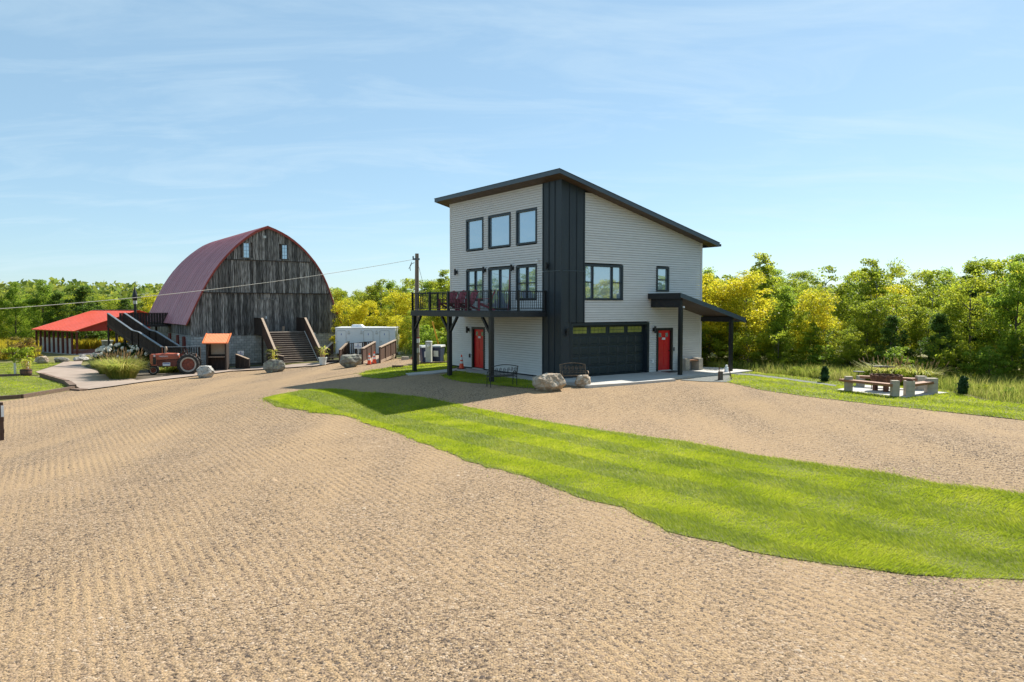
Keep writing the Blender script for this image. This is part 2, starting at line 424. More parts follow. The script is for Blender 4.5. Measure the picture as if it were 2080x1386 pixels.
class MB:
    """Collects shapes; build() links them as one mesh object."""
    def __init__(self):
        self.v, self.f = [], []
    def add(self, vs, fs):
        k = len(self.v)
        self.v += [tuple(p) for p in vs]
        self.f += [tuple(i + k for i in q) for q in fs]
        return self
    def box(self, x0, x1, y0, y1, z0, z1):
        return self.add([(x0, y0, z0), (x1, y0, z0), (x1, y1, z0), (x0, y1, z0), (x0, y0, z1), (x1, y0, z1), (x1, y1, z1), (x0, y1, z1)],
                        [(0, 3, 2, 1), (4, 5, 6, 7), (0, 1, 5, 4), (1, 2, 6, 5), (2, 3, 7, 6), (3, 0, 4, 7)])
    def hexa(self, p):
        return self.add(p, [(0, 3, 2, 1), (4, 5, 6, 7), (0, 1, 5, 4), (1, 2, 6, 5), (2, 3, 7, 6), (3, 0, 4, 7)])
    def bar(self, a, b, w, h, up=(0, 0, 1)):
        a, b = Vector(a), Vector(b)
        d = (b - a).normalized()
        u = Vector(up)
        s = d.cross(u)
        if s.length < 1e-4: s = d.cross(Vector((1, 0, 0)))
        s.normalize(); u = s.cross(d).normalized()
        s *= w / 2; u *= h / 2
        return self.hexa([a - s - u, a + s - u, b + s - u, b - s - u, a - s + u, a + s + u, b + s + u, b - s + u])
    def tube(self, pts, r, n=8, cap=True):
        pts = [Vector(p) for p in pts]
        rs = r if isinstance(r, (list, tuple)) else [r] * len(pts)
        k = len(self.v)
        vs, fs = [], []
        ref = Vector((0, 0, 1))
        for i, p in enumerate(pts):
            d = (pts[min(i + 1, len(pts) - 1)] - pts[max(i - 1, 0)]).normalized()
            if abs(d.dot(ref)) > .95: ref = Vector((1, 0, 0))
            s = d.cross(ref).normalized(); u = s.cross(d).normalized()
            for j in range(n):
                a = 2 * math.pi * j / n
                vs.append(p + (s * math.cos(a) + u * math.sin(a)) * rs[i])
        for i in range(len(pts) - 1):
            for j in range(n):
                fs.append((i * n + j, i * n + (j + 1) % n, (i + 1) * n + (j + 1) % n, (i + 1) * n + j))
        if cap:
            fs.append(tuple(range(n))[::-1])
            fs.append(tuple((len(pts) - 1) * n + j for j in range(n)))
        return self.add(vs, fs)
    def prism(self, poly, z0, z1, axis='z'):
        n = len(poly)
        def P(a, b, c):
            return (a, b, c) if axis == 'z' else ((a, c, b) if axis == 'y' else (c, a, b))
        vs = [P(a, b, z0) for a, b in poly] + [P(a, b, z1) for a, b in poly]
        fs = [tuple(range(n))[::-1], tuple(range(n, 2 * n))] + [(i, (i + 1) % n, n + (i + 1) % n, n + i) for i in range(n)]
        return self.add(vs, fs)
    def lathe(self, prof, n=20, c=(0, 0, 0), axis='z'):
        vs, fs = [], []
        for r, h in prof:
            for j in range(n):
                a = 2 * math.pi * j / n
                x, y = r * math.cos(a), r * math.sin(a)
                p = (x, y, h) if axis == 'z' else ((x, h, y) if axis == 'y' else (h, x, y))
                vs.append((p[0] + c[0], p[1] + c[1], p[2] + c[2]))
        for i in range(len(prof) - 1):
            for j in range(n):
                fs.append((i * n + j, i * n + (j + 1) % n, (i + 1) * n + (j + 1) % n, (i + 1) * n + j))
        return self.add(vs, fs)
    def mesh(self, name, m, smooth=False):
        me = bpy.data.meshes.new(name)
        me.from_pydata(self.v, [], self.f)
        bm = bmesh.new(); bm.from_mesh(me)
        bmesh.ops.recalc_face_normals(bm, faces=bm.faces)
        bm.to_mesh(me); bm.free()
        me.materials.append(M[m] if isinstance(m, str) else m)
        if smooth:
            me.polygons.foreach_set('use_smooth', [True] * len(me.polygons))
        return me
    def build(self, name, m, parent=None, loc=(0, 0, 0), rot=(0, 0, 0), smooth=False):
        return link_mesh(name, self.mesh(name, m, smooth), parent, loc, rot)

def np_mesh(name, verts, faces, m):
    """Fast mesh from numpy arrays (all faces the same size)."""
    me = bpy.data.meshes.new(name)
    nv, nf, k = len(verts), len(faces), faces.shape[1]
    me.vertices.add(nv)
    me.vertices.foreach_set('co', verts.astype(np.float32).ravel())
    me.loops.add(nf * k)
    me.loops.foreach_set('vertex_index', faces.astype(np.int32).ravel())
    me.polygons.add(nf)
    me.polygons.foreach_set('loop_start', np.arange(0, nf * k, k, dtype=np.int32))
    me.materials.append(M[m] if isinstance(m, str) else m)
    me.update(calc_edges=True)
    me.validate()
    return me

def text(name, s, size, m, parent, loc, rot, align='CENTER'):
    cu = bpy.data.curves.new(name, 'FONT')
    cu.body = s
    cu.size = size
    cu.align_x = align
    cu.align_y = 'CENTER'
    cu.extrude = .004
    cu.resolution_u = 2
    o = bpy.data.objects.new(name, cu)
    COL.objects.link(o)
    me = bpy.data.meshes.new_from_object(o.evaluated_get(bpy.context.evaluated_depsgraph_get()))
    bpy.data.objects.remove(o); bpy.data.curves.remove(cu)
    me.materials.clear(); me.materials.append(M[m])
    return link_mesh(name, me, parent, loc, rot)

def gz_np(x, y=60.0):
    """Terrain: falls to the left of the yard and gently in front of the house pad."""
    t = np.clip((-4 - x) / 18, 0, 1); dl = 1.4 * t * t * (3 - 2 * t)
    q = np.clip((31 - y) / 7, 0, 1); q = q * q * (3 - 2 * q)
    p = np.clip((x - 6) / 6, 0, 1); p = p * p * (3 - 2 * p)
    return -(dl + .45 * q * (1 - p) * (1 - dl / 1.4))
def gz(x, y=60.0):
    return float(gz_np(x, y))

def in_poly(px, py, poly):
    inside = np.zeros(len(px), bool)
    n = len(poly)
    for i in range(n):
        x0, y0 = poly[i]; x1, y1 = poly[(i + 1) % n]
        if y0 == y1: continue
        c = ((y0 > py) != (y1 > py)) & (px < (x1 - x0) * (py - y0) / (y1 - y0) + x0)
        inside ^= c
    return inside

def ragged(poly, step=.35, amp=.07, seed=1):
    r = np.random.default_rng(seed)
    out = []
    n = len(poly)
    for i in range(n):
        a, b = np.array(poly[i]), np.array(poly[(i + 1) % n])
        k = max(1, int(np.linalg.norm(b - a) / step))
        for j in range(k):
            p = a + (b - a) * j / k
            out.append(tuple(p + r.normal(0, amp, 2)))
    return out

def sheet(name, poly, m, dz, kind='structure', grid=1.5, parent=None):
    """A ground sheet: polygon filled with a triangulated grid that follows the terrain."""
    xs = [p[0] for p in poly]; ys = [p[1] for p in poly]
    gx, gy = np.meshgrid(np.arange(min(xs), max(xs), grid), np.arange(min(ys), max(ys), grid))
    gx, gy = gx.ravel() + .013, gy.ravel() + .017
    k = in_poly(gx, gy, poly)
    pts = [Vector(p) for p in poly] + [Vector((float(a), float(b))) for a, b in zip(gx[k], gy[k])]
    n = len(poly)
    res = delaunay_2d_cdt(pts, [], [list(range(n))], 1, 1e-5)
    me = bpy.data.meshes.new(name)
    me.from_pydata([(v.x, v.y, gz(v.x, v.y) + dz) for v in res[0]], [], [tuple(f) for f in res[2]])
    bm = bmesh.new(); bm.from_mesh(me)
    for f in bm.faces:
        if f.normal.z < 0: f.normal_flip()
    bm.to_mesh(me); bm.free()
    me.materials.append(M[m])
    o = link_mesh(name, me, parent)
    return tag(o, kind=kind)

def scatter(poly, dens, seed=0, thin=None):
    r = np.random.default_rng(seed)
    xs = [p[0] for p in poly]; ys = [p[1] for p in poly]
    A = (max(xs) - min(xs)) * (max(ys) - min(ys))
    n = int(A * dens)
    x = r.uniform(min(xs), max(xs), n); y = r.uniform(min(ys), max(ys), n)
    k = in_poly(x, y, poly)
    if thin is not None:
        k &= r.random(n) < thin(x, y)
    return x[k], y[k], r

def blades(name, x, y, z0, h, w, m, r, lean=.5, leandir=None, bend=False):
    """One triangle (or a bent pair) per blade of grass."""
    n = len(x)
    a = r.uniform(0, 2 * np.pi, n)
    hh = h * r.uniform(.55, 1.25, n)
    ww = (w if np.isscalar(w) else w) * r.uniform(.7, 1.3, n)
    if leandir is None:
        la = r.uniform(0, 2 * np.pi, n)
        lx, ly = np.cos(la) * lean * hh, np.sin(la) * lean * hh
    else:
        lx = leandir[0] * hh * lean + r.normal(0, .36, n) * hh
        ly = leandir[1] * hh * lean + r.normal(0, .36, n) * hh
    dx, dy = np.cos(a) * ww / 2, np.sin(a) * ww / 2
    z = gz_np(x, y) + z0
    if not bend:
        v = np.empty((n, 3, 3))
        v[:, 0] = np.c_[x - dx, y - dy, z]; v[:, 1] = np.c_[x + dx, y + dy, z]; v[:, 2] = np.c_[x + lx, y + ly, z + hh]
        f = np.arange(n * 3).reshape(n, 3)
    else:
        v = np.empty((n, 5, 3))
        v[:, 0] = np.c_[x - dx, y - dy, z]; v[:, 1] = np.c_[x + dx, y + dy, z]
        v[:, 2] = np.c_[x + lx * .35 + dx * .8, y + ly * .35 + dy * .8, z + hh * .62]
        v[:, 3] = np.c_[x + lx * .35 - dx * .8, y + ly * .35 - dy * .8, z + hh * .62]
        v[:, 4] = np.c_[x + lx, y + ly, z + hh * .95]
        b = np.arange(n)[:, None] * 5
        f = np.concatenate([b + np.array([[0, 1, 2]]), b + np.array([[0, 2, 3]]), b + np.array([[3, 2, 4]])])
    return np_mesh(name, v.reshape(-1, 3), f, m)

# ------------------------------------------------------------------ ground
gx = np.concatenate([np.linspace(-900, -70, 12), np.arange(-66, 66, 2.0), np.linspace(70, 900, 12)])
gy = np.concatenate([np.linspace(-200, -22, 6), np.arange(-20, 120, 1.5), np.linspace(124, 1500, 14)])
GX, GY = np.meshgrid(gx, gy)
gv = np.c_[GX.ravel(), GY.ravel(), gz_np(GX.ravel(), GY.ravel()) - .03]
ii = np.arange((len(gy) - 1) * len(gx)).reshape(len(gy) - 1, len(gx))[:, :-1].ravel()
gf = np.c_[ii, ii + 1, ii + 1 + len(gx), ii + len(gx)]
ground = tag(link_mesh('ground', np_mesh('ground', gv, gf, 'meadow')), kind='structure')

LAWN = [(-10.07, 29.65), (-8.77, 27.51), (-7.42, 26.41), (-6.13, 25.5), (-5.29, 24.83), (-4.45, 23.33), (-3.51, 22.08), (-2.8, 20.84), (-1.7, 19.06), (-1.03, 17.8), (0.22, 16.32), (0.92, 15.2), (1.53, 14.19), (2.04, 13.7), (2.3, 13.2), (2.45, 12.6), (2.62, 12.24), (2.92, 11.89), (3.38, 11.62), (3.6, 11.25), (4.15, 10.9), (5.05, 10.51), (5.51, 10.25), (6.3, 10.09), (7.0, 9.94), (9.2, 9.5), (14, 8.6), (14, 9.9), (11.9, 11.8), (9.54, 13.62), (8.71, 14.71), (8.12, 16.04), (6.94, 17.7), (5.82, 19.0), (4.95, 20.31), (2.7, 22.38), (1.37, 23.83), (-0.26, 25.5), (-1.46, 26.46), (-2.85, 27.83), (-4.15, 28.54), (-5.92, 29.38), (-7.81, 31.11), (-8.83, 31.41), (-9.36, 30.86), (-9.96, 30.34)]
SIDEGRASS = [(-7.9, 38.09), (-7.86, 39.73), (-6.63, 41.65), (-5.76, 42.0), (-3.86, 43.2), (-3.0, 42.0), (-3.1, 40.0), (-4.03, 37.75), (-4.9, 36.5), (-5.88, 34.36), (-6.67, 35.04), (-7.36, 36.42)]
SHADEGRASS = [(-2.7, 37.9), (-1.85, 36.4), (-1.25, 35.6), (0.0, 34.1), (1.35, 32.2), (1.04, 29.89), (0.0, 30.54), (-1.1, 31.55), (-1.96, 32.19), (-2.88, 33.66), (-3.43, 35.3), (-3.1, 37.1)]
RLAWN = [(9.46, 32.4), (9.75, 31.11), (9.94, 29.71), (10.99, 27.36), (12.02, 25.41), (13.05, 24.0), (14.02, 22.8), (14.96, 21.44), (16.45, 19.45), (20, 16.5), (24, 17), (19.5, 21.5), (17.4, 24.72), (16.65, 25.89), (16.9, 28.01), (16.9, 29.5), (16.4, 31.2), (14.6, 32.2), (13.7, 34.12), (12.65, 36.38), (11.7, 38.2), (10.9, 37.0), (10.4, 34.9)]
LEFTLAWN = [(-29.5, 34.5), (-26.19, 37.6), (-25.59, 38.21), (-25.24, 42.1), (-28.48, 46.1), (-32.3, 49.7), (-33.6, 50.1), (-38, 47), (-40, 42), (-36, 36)]
LEFTLAWN2 = [(-32.6, 50.8), (-34.6, 53.6), (-36.6, 58.6), (-37.2, 61.8), (-41, 62.5), (-48, 60), (-46, 50), (-40, 48.5), (-34.3, 50.7)]
GRAVEL = [(-24.15, 41.37), (-23.54, 43.15), (-23.0, 45.82), (-21.4, 50.0), (-20.27, 53.17), (-16.67, 52.4), (-13.04, 50.0), (-11, 53.0), (-8.95, 52.0), (-6.2, 47.5), (-5.4, 43.6), (-5.51, 42.28), (-2.9, 43), (4, 38), (8.2, 34.4), (9.43, 32.34), (9.75, 31.11), (9.94, 29.71), (10.99, 27.36), (12.02, 25.41), (13.05, 24.0), (14.02, 22.8), (14.96, 21.44), (16.45, 19.45), (20, 16.5), (26, 12), (26, -18), (-40, -18), (-40, 22), (-31, 29.5), (-25.58, 36.71), (-25.19, 37.6), (-24.87, 41.74)]
PATH = [(-24.15, 41.37), (-23.54, 43.15), (-23.0, 45.82), (-21.4, 50.0), (-20.27, 53.17), (-16.67, 52.4), (-13.04, 50.0), (-12.4, 52.2), (-14.4, 54.6), (-17.64, 56.6), (-21.45, 56.5), (-22.4, 52.5), (-23.4, 48.9), (-23.9, 46.9), (-25.65, 48.85), (-28.54, 51.72), (-32.1, 55.82), (-34.58, 59.1), (-37, 63.5), (-38.2, 62.9), (-36.21, 58.37), (-34.23, 52.89), (-31.7, 49.95), (-26.83, 44.8)]
BED = [(-23.4, 48.9), (-22.4, 52.5), (-21.45, 56.5), (-24, 58.5), (-30, 61.5), (-35.5, 63), (-34.4, 59.4), (-32.0, 55.95), (-28.4, 51.9), (-25.55, 49.0), (-23.9, 47.1)]

sheet('gravel_yard', ragged(GRAVEL, 1.0, .04, 3), 'gravel', .0, grid=1.0)
for nm, poly, sd_ in (('lawn_strip', LAWN, 1), ('side_lawn', SIDEGRASS, 2), ('shade_lawn', SHADEGRASS, 3), ('fire_pit_lawn', RLAWN, 4), ('garden_lawn', LEFTLAWN, 5), ('back_lawn', LEFTLAWN2, 6)):
    sheet(nm, ragged(poly, .35, .05 if nm == 'lawn_strip' else .04, sd_), 'grassbase', .012, grid=1.0)
sheet('planting_bed', BED, 'soil', .02)
sheet('garden_path', PATH, 'pathconc', .06, grid=1.2)
sheet('stone_strip', ragged([(10.96, 36.95), (11.59, 36.4), (12.69, 34.0), (13.7, 31.1), (13.4, 30.4), (12.4, 33.2), (11.35, 35.5), (10.6, 36.2)], .4, .05, 8), 'bluestone', .03, grid=.8)
sheet('crushed_stone_corner', ragged([(7.6, 33.1), (8.5, 34.1), (9.52, 34.96), (10.5, 35.5), (10.15, 33.89), (9.53, 32.34), (8.71, 32.45)], .4, .05, 9), 'bluestone', .022, grid=.8)

PATIO = [(12.85, 29.3), (14.9, 31.05), (16.8, 28.2), (14.3, 26.7)]
STRIP = [(10.96, 36.95), (11.59, 36.4), (12.69, 34.0), (13.7, 31.1), (13.4, 30.4), (12.4, 33.2), (11.35, 35.5), (10.6, 36.2)]
# lawn blades: leaning in mower stripes
def lawn_blades(name, poly, dens, h, seed, sdir, period, far_w=1.0, holes=()):
    near = lambda x, y: np.clip((11.0 / np.maximum(6, y)) ** 1.15, .16, 1)
    x, y, r = scatter(poly, dens, seed, near)
    far_ = np.where(r.random(len(x)) < .1, .26, .05)
    x = x + r.normal(0, 1, len(x)) * far_; y = y + r.normal(0, 1, len(y)) * far_
    k_ = np.ones(len(x), bool)
    for hp in holes: k_ &= ~in_poly(x, y, hp)
    x, y = x[k_], y[k_]
    h = h * (1 + .35 * np.sin(x * 2.3 + 1.7 * np.sin(y * 1.1)) * np.sin(y * 1.9 + x * .6))
    w = .0066 * np.clip(np.sqrt(x * x + y * y) / 10, 1, 4.5) * far_w
    q = x * -sdir[1] + y * sdir[0]
    q = q + .15 * np.sin(x * .9 + y * .5)
    sg = np.where(np.sin(q * 2 * np.pi / period) > 0, 1.0, -1.0)
    me = blades(name, x, y, .012, h, w, 'lawn', r, lean=.95, leandir=(sdir[0] * sg, sdir[1] * sg))
    return tag(link_mesh(name, me), kind='stuff')

sdir = (.62, -.785)
lb = lawn_blades('lawn_strip_grass', ragged(LAWN, .35, .05, 1), 5000, .046, 21, sdir, 2.1)
tag(lb, 'bright mown grass strip curving between the two gravel areas', 'grass')
lb = lawn_blades('side_lawn_grass', ragged(SIDEGRASS, .35, .04, 2), 1800, .06, 22, (.8, .6), 1.6)
tag(lb, 'small sunlit lawn patch beside the balcony posts', 'grass')
lb = lawn_blades('shade_lawn_grass', ragged(SHADEGRASS, .35, .04, 3), 1800, .07, 23, sdir, 1.6)
tag(lb, 'shaded grass bed under the balcony along the walkway', 'grass')
lb = lawn_blades('fire_pit_lawn_grass', ragged(RLAWN, .35, .04, 4), 1500, .06, 24, (.5, -.86), 2.2, holes=(PATIO, STRIP))
tag(lb, 'mown lawn around the fire pit patio', 'grass')
lb = lawn_blades('garden_lawn_grass', ragged(LEFTLAWN, .35, .04, 5), 900, .05, 25, (.75, -.66), 2.6, 1.3)
tag(lb, 'striped mown lawn inside timber border at left', 'grass')
lb = lawn_blades('back_lawn_grass', ragged(LEFTLAWN2, .35, .04, 6), 800, .06, 26, (.75, .66), 2.6, 1.3)
tag(lb, 'grass around saplings in front of the pavilion', 'grass')

# loose stones on the near gravel
px_, py_, r_ = scatter([(-8, 5.5), (8, 5.5), (21, 30), (-21, 30)], 1350, 31, lambda x, y: np.clip((6.5 / np.maximum(5, y)) ** 1.6, 0, 1) * np.clip((30 - y) / 12, 0, 1))
uu_ = px_ * .8425 + py_ * .5388 + .55 * np.sin(px_ * .21 + py_ * .07) + .05
keep = ~in_poly(px_, py_, LAWN) & in_poly(px_, py_, GRAVEL)
keep &= r_.random(len(px_)) < .30 + .70 * (.5 - .5 * np.sin(uu_ * 6.2832 / .17))
px_, py_ = px_[keep], py_[keep]
n_ = len(px_)
sz = r_.gamma(2.2, .0036, n_) + .004
oc = np.array([(1, 0, 0), (0, 1, 0), (-1, 0, 0), (0, -1, 0), (0, 0, .6)], float)
an = r_.uniform(0, 6.28, n_)
vv = oc[None] * (sz[:, None, None]) * r_.uniform(.65, 1.25, (n_, 5, 1))
ca, sa = np.cos(an)[:, None], np.sin(an)[:, None]
vx = vv[:, :, 0] * ca - vv[:, :, 1] * sa + px_[:, None]
vy = vv[:, :, 0] * sa + vv[:, :, 1] * ca + py_[:, None]
vz = vv[:, :, 2] + (gz_np(px_, py_) + sz * .02)[:, None]
of = np.array([(0, 1, 4), (1, 2, 4), (2, 3, 4), (3, 0, 4)])
pf = (np.arange(n_)[:, None, None] * 5 + of[None]).reshape(-1, 3)
pb = link_mesh('loose_gravel', np_mesh('loose_gravel', np.stack([vx, vy, vz], -1).reshape(-1, 3), pf, 'pebble'))
tag(pb, 'loose tan and grey stones over the near gravel yard', 'gravel', kind='stuff')

# ------------------------------------------------------------------ the house
HC = (2.207, 33.04)
HR = R(35.3)
house = empty('modern_house', (*HC, 0), HR, 'grey clapboard house with slanted roof, black corner panels and balcony', 'house')
RW, SW, ZT, SL = 9.36, 9.71, 8.97, .253
def zroof(r): return ZT - SL * r
# inner wall body behind the siding, black to paint lap shadow into the board gaps
MB().prism([(.13, .1), (RW - .02, .1), (RW - .02, zroof(RW) - .02), (.13, zroof(.13) - .02)], .33, SW - .02, 'y').build('wall', 'black', house)
MB().box(.03, RW - .03, .03, SW - .03, -.1, .13).build('foundation', 'black', house)

GAR = (.52, 5.5, .0, 2.57)
L_OPEN = [(6.34, 8.01, 6.28, 7.92), (3.91, 5.88, 6.28, 7.92), (1.79, 3.44, 6.28, 7.92),
          (6.34, 8.01, 3.65, 5.28), (3.91, 5.88, 3.16, 5.28), (1.79, 3.44, 3.65, 5.28), (6.23, 7.47, 0, 2.26)]
R_OPEN = [(1.27, 3.74, 3.62, 5.28), (5.99, 6.89, 4.07, 5.29), GAR, (6.04, 7.2, 0, 2.26)]
def free(a, b, z0, z1, opens):
    seg = [(a, b)]
    for o0, o1, q0, q1 in opens:
        if z1 <= q0 + .03 or z0 >= q1 - .03: continue
        nxt = []
        for s0, s1 in seg:
            if o0 > s0: nxt.append((s0, min(s1, o0 + .02)))
            if o1 < s1: nxt.append((max(s0, o1 - .02), s1))
        seg = [s for s in nxt if s[1] - s[0] > .03]
    return seg
CH = .1136
board_cache = {}
for i in range(78):
    z0 = .11 + i * CH
    z1 = z0 + CH - .011
    for s0, s1 in free(1.285, SW, z0, z1, L_OPEN):
        if z1 > ZT + .02: continue
        key = ('L', round(s1 - s0, 3))
        if key not in board_cache:
            ln = s1 - s0
            board_cache[key] = MB().hexa([(-.022, 0, 0), (.13, 0, 0), (.13, ln, 0), (-.022, ln, 0), (-.002, 0, CH - .011), (.13, 0, CH - .011), (.13, ln, CH - .011), (-.002, ln, CH - .011)]).mesh('siding_board', 'siding')
        link_mesh('siding_board', board_cache[key], house, (0, s0, z0))
    r_end0 = min(RW, (ZT - z0) / SL)
    r_end1 = min(RW, (ZT - z1) / SL)
    if r_end1 < 1.5: continue
    for s0, s1 in free(1.285, r_end0, z0, z1, R_OPEN):
        e1 = min(s1, r_end1)
        if e1 - s0 < .02: continue
        key = ('R', round(s1 - s0, 3), round(e1 - s0, 3))
        if key not in board_cache:
            a, b = s1 - s0, e1 - s0
            board_cache[key] = MB().hexa([(0, -.022, 0), (a, -.022, 0), (a, .13, 0), (0, .13, 0), (0, -.002, CH - .011), (b, -.002, CH - .011), (b, .13, CH - .011), (0, .13, CH - .011)]).mesh('siding_board', 'siding')
        link_mesh('siding_board', board_cache[key], house, (s0, 0, z0))
# outer corner trims
MB().box(-.03, .05, SW - .09, SW + .01, .1, ZT).build('corner_trim', 'siding', house)
MB().box(RW - .09, RW + .012, -.03, .05, .1, zroof(RW)).build('corner_trim', 'siding', house)

# black corner panels with battens
PW = 1.285 / 3
def corner_panel(face, k, z0, z1, x0=None, x1=None):
    a = k * PW if x0 is None else x0
    b = (k + 1) * PW if x1 is None else x1
    m = MB()
    if face == 'L':
        m.box(-.05, .12, a + .004, b - .004, z0, z1)
    else:
        t0, t1 = (zroof(a), zroof(b)) if z1 > 8 else (z1, z1)
        m.hexa([(a + .004, -.05, z0), (b - .004, -.05, z0), (b - .004, .12, z0), (a + .004, .12, z0), (a + .004, -.05, t0), (b - .004, -.05, t1), (b - .004, .12, t1), (a + .004, .12, t0)])
    m.build('corner_panel', 'slate', house)
SEAM = 4.92
for k in range(3):
    corner_panel('L', k, .06, SEAM); corner_panel('L', k, SEAM + .03, ZT)
    corner_panel('R', k, 2.6, SEAM); corner_panel('R', k, SEAM + .03, 8.99)
corner_panel('R', 0, .06, 2.594, .0, PW)
corner_panel('R', 1, .06, 2.594, PW + .003, .515)
for k in range(1, 4):
    for z0, z1 in ((.06, SEAM), (SEAM + .03, ZT)):
        MB().box(-.078, -.051, k * PW - .022, k * PW + .022, z0, z1 - .01).build('batten', 'slate', house)
    for z0, z1 in ((2.6, SEAM), (SEAM + .03, zroof(k * PW))):
        MB().box(k * PW - .022, k * PW + .022, -.078, -.051, z0, z1 - .01).build('batten', 'slate', house)
MB().box(-.075, .0, -.075, .0, .06, ZT + .01).build('corner_batten', 'slate', house)
MB().box(-.07, .0, -.07, 1.285, SEAM + .003, SEAM + .027).box(.003, 1.285, -.07, -.003, SEAM + .003, SEAM + .027).build('seam_flashing', 'fascia', house)

# roof
OV = .6
def rz(r, dz=0): return ZT - SL * r + dz
roof = MB().hexa([(-OV, -OV, rz(-OV, .05)), (RW + OV, -OV, rz(RW + OV, .05)), (RW + OV, SW + OV, rz(RW + OV, .05)), (-OV, SW + OV, rz(-OV, .05)),
                  (-OV, -OV, rz(-OV, .15)), (RW + OV, -OV, rz(RW + OV, .15)), (RW + OV, SW + OV, rz(RW + OV, .15)), (-OV, SW + OV, rz(-OV, .15))]).build('roof', 'roofmetal', house)
def fascia(a, b, sz_=.19):
    """vertical board on the roof edge from a to b (r, s), outside of the slab"""
    (r0, s0), (r1, s1) = a, b
    dx, dy = r1 - r0, s1 - s0
    l = math.hypot(dx, dy)
    nx, ny = dy / l * .03, -dx / l * .03
    p = [(r0, s0), (r1, s1), (r1 + nx, s1 + ny), (r0 + nx, s0 + ny)]
    lo = [(x, y, rz(min(max(x, -OV), RW + OV), -.035)) for x, y in p]
    hi = [(x, y, rz(min(max(x, -OV), RW + OV), .155)) for x, y in p]
    MB().hexa(lo + hi).build('fascia', 'fascia', roof)
fascia((-OV, -OV), (RW + OV, -OV))
fascia((RW + OV, SW + OV), (-OV, SW + OV))
fascia((-OV, SW + OV + .03), (-OV, -OV - .03))
fascia((RW + OV, -OV - .03), (RW + OV, SW + OV + .03))
e0 = -OV - .05
MB().hexa([(e0, e0, rz(-OV, .156)), (RW + OV + .05, e0, rz(RW + OV, .156)), (RW + OV + .05, SW + OV + .05, rz(RW + OV, .156)), (e0, SW + OV + .05, rz(-OV, .156)),
           (e0, e0, rz(-OV, .172)), (RW + OV + .05, e0, rz(RW + OV, .172)), (RW + OV + .05, SW + OV + .05, rz(RW + OV, .172)), (e0, SW + OV + .05, rz(-OV, .172))]).build('drip_edge', 'black', roof)
MB().box(RW + OV + .03, RW + OV + .14, -OV - .04, SW + OV, rz(RW + OV, -.02), rz(RW + OV, .10)).build('gutter', 'black', roof)
# soffit boards under the overhangs
def soffit_board(r0, r1, s0, s1):
    g_ = .006
    MB().hexa([(r0 + g_, s0 + g_, rz(r0, -.022)), (r1 - g_, s0 + g_, rz(r1, -.022)), (r1 - g_, s1 - g_, rz(r1, -.022)), (r0 + g_, s1 - g_, rz(r0, -.022)),
               (r0 + g_, s0 + g_, rz(r0, .047)), (r1 - g_, s0 + g_, rz(r1, .047)), (r1 - g_, s1 - g_, rz(r1, .047)), (r0 + g_, s1 - g_, rz(r0, .047))]).build('soffit_board', 'soffit', roof)
for k in range(36):
    soffit_board(-OV, .0, -OV + k * .303, -OV + (k + 1) * .303)
for k in range(31):
    r0 = .0 + k * .3213
    soffit_board(r0, r0 + .3213, -OV, .0)
    soffit_board(r0, r0 + .3213, SW, SW + OV)

def frame_face(face, a, b, z0, z1, depth, proud, m):
    """box on a facade: along the face a..b, from 'proud' outside to 'depth' inside"""
    if face == 'L': return m.box(-proud, depth, a, b, z0, z1)
    return m.box(a, b, -proud, depth, z0, z1)

def window(face, a, b, z0, z1, mull=(), rails=(), fw=.1):
    m = MB()
    frame_face(face, a, b, z1 - fw, z1, .12, .045, m)
    frame_face(face, a, b, z0, z0 + fw * .9, .12, .05, m)
    frame_face(face, a, a + fw, z0 + fw * .9 + .001, z1 - fw - .001, .12, .045, m)
    frame_face(face, b - fw, b, z0 + fw * .9 + .001, z1 - fw - .001, .12, .045, m)
    w = m.build('window', 'frame', house)
    xs = [a + fw] + [q for q in mull] + [b - fw]
    for q in mull:
        frame_face(face, q - .035, q + .035, z0 + fw * .9, z1 - fw, .10, .03, MB()).build('mullion', 'frame', w)
    for i in range(len(xs) - 1):
        frame_face(face, xs[i], xs[i + 1], z0 + fw * .9 - .004, z1 - fw + .004, .07, -.045, MB()).build('pane', 'glass', w)
        rl = rails[i] if i < len(rails) else None
        if rl:
            frame_face(face, xs[i], xs[i + 1], rl - .025, rl + .025, .08, .015, MB()).build('meeting_rail', 'frame', w)
    return w
for a, b, z0, z1 in L_OPEN[:3]: window('L', a, b, z0, z1)
for a, b, z0, z1 in (L_OPEN[3], L_OPEN[5]):
    mdl = (a + b) / 2
    window('L', a, b, z0, z1, (mdl,), (4.45, 4.45))
w = window('L', *L_OPEN[4], ((L_OPEN[4][0] + L_OPEN[4][1]) / 2,), (), .11)
tag(w, 'tall sliding glass door to the balcony')
window('R', *R_OPEN[0], (1.85, 3.06), (4.45, None, 4.45), .11)
window('R', *R_OPEN[1], (), (4.65,), .1)

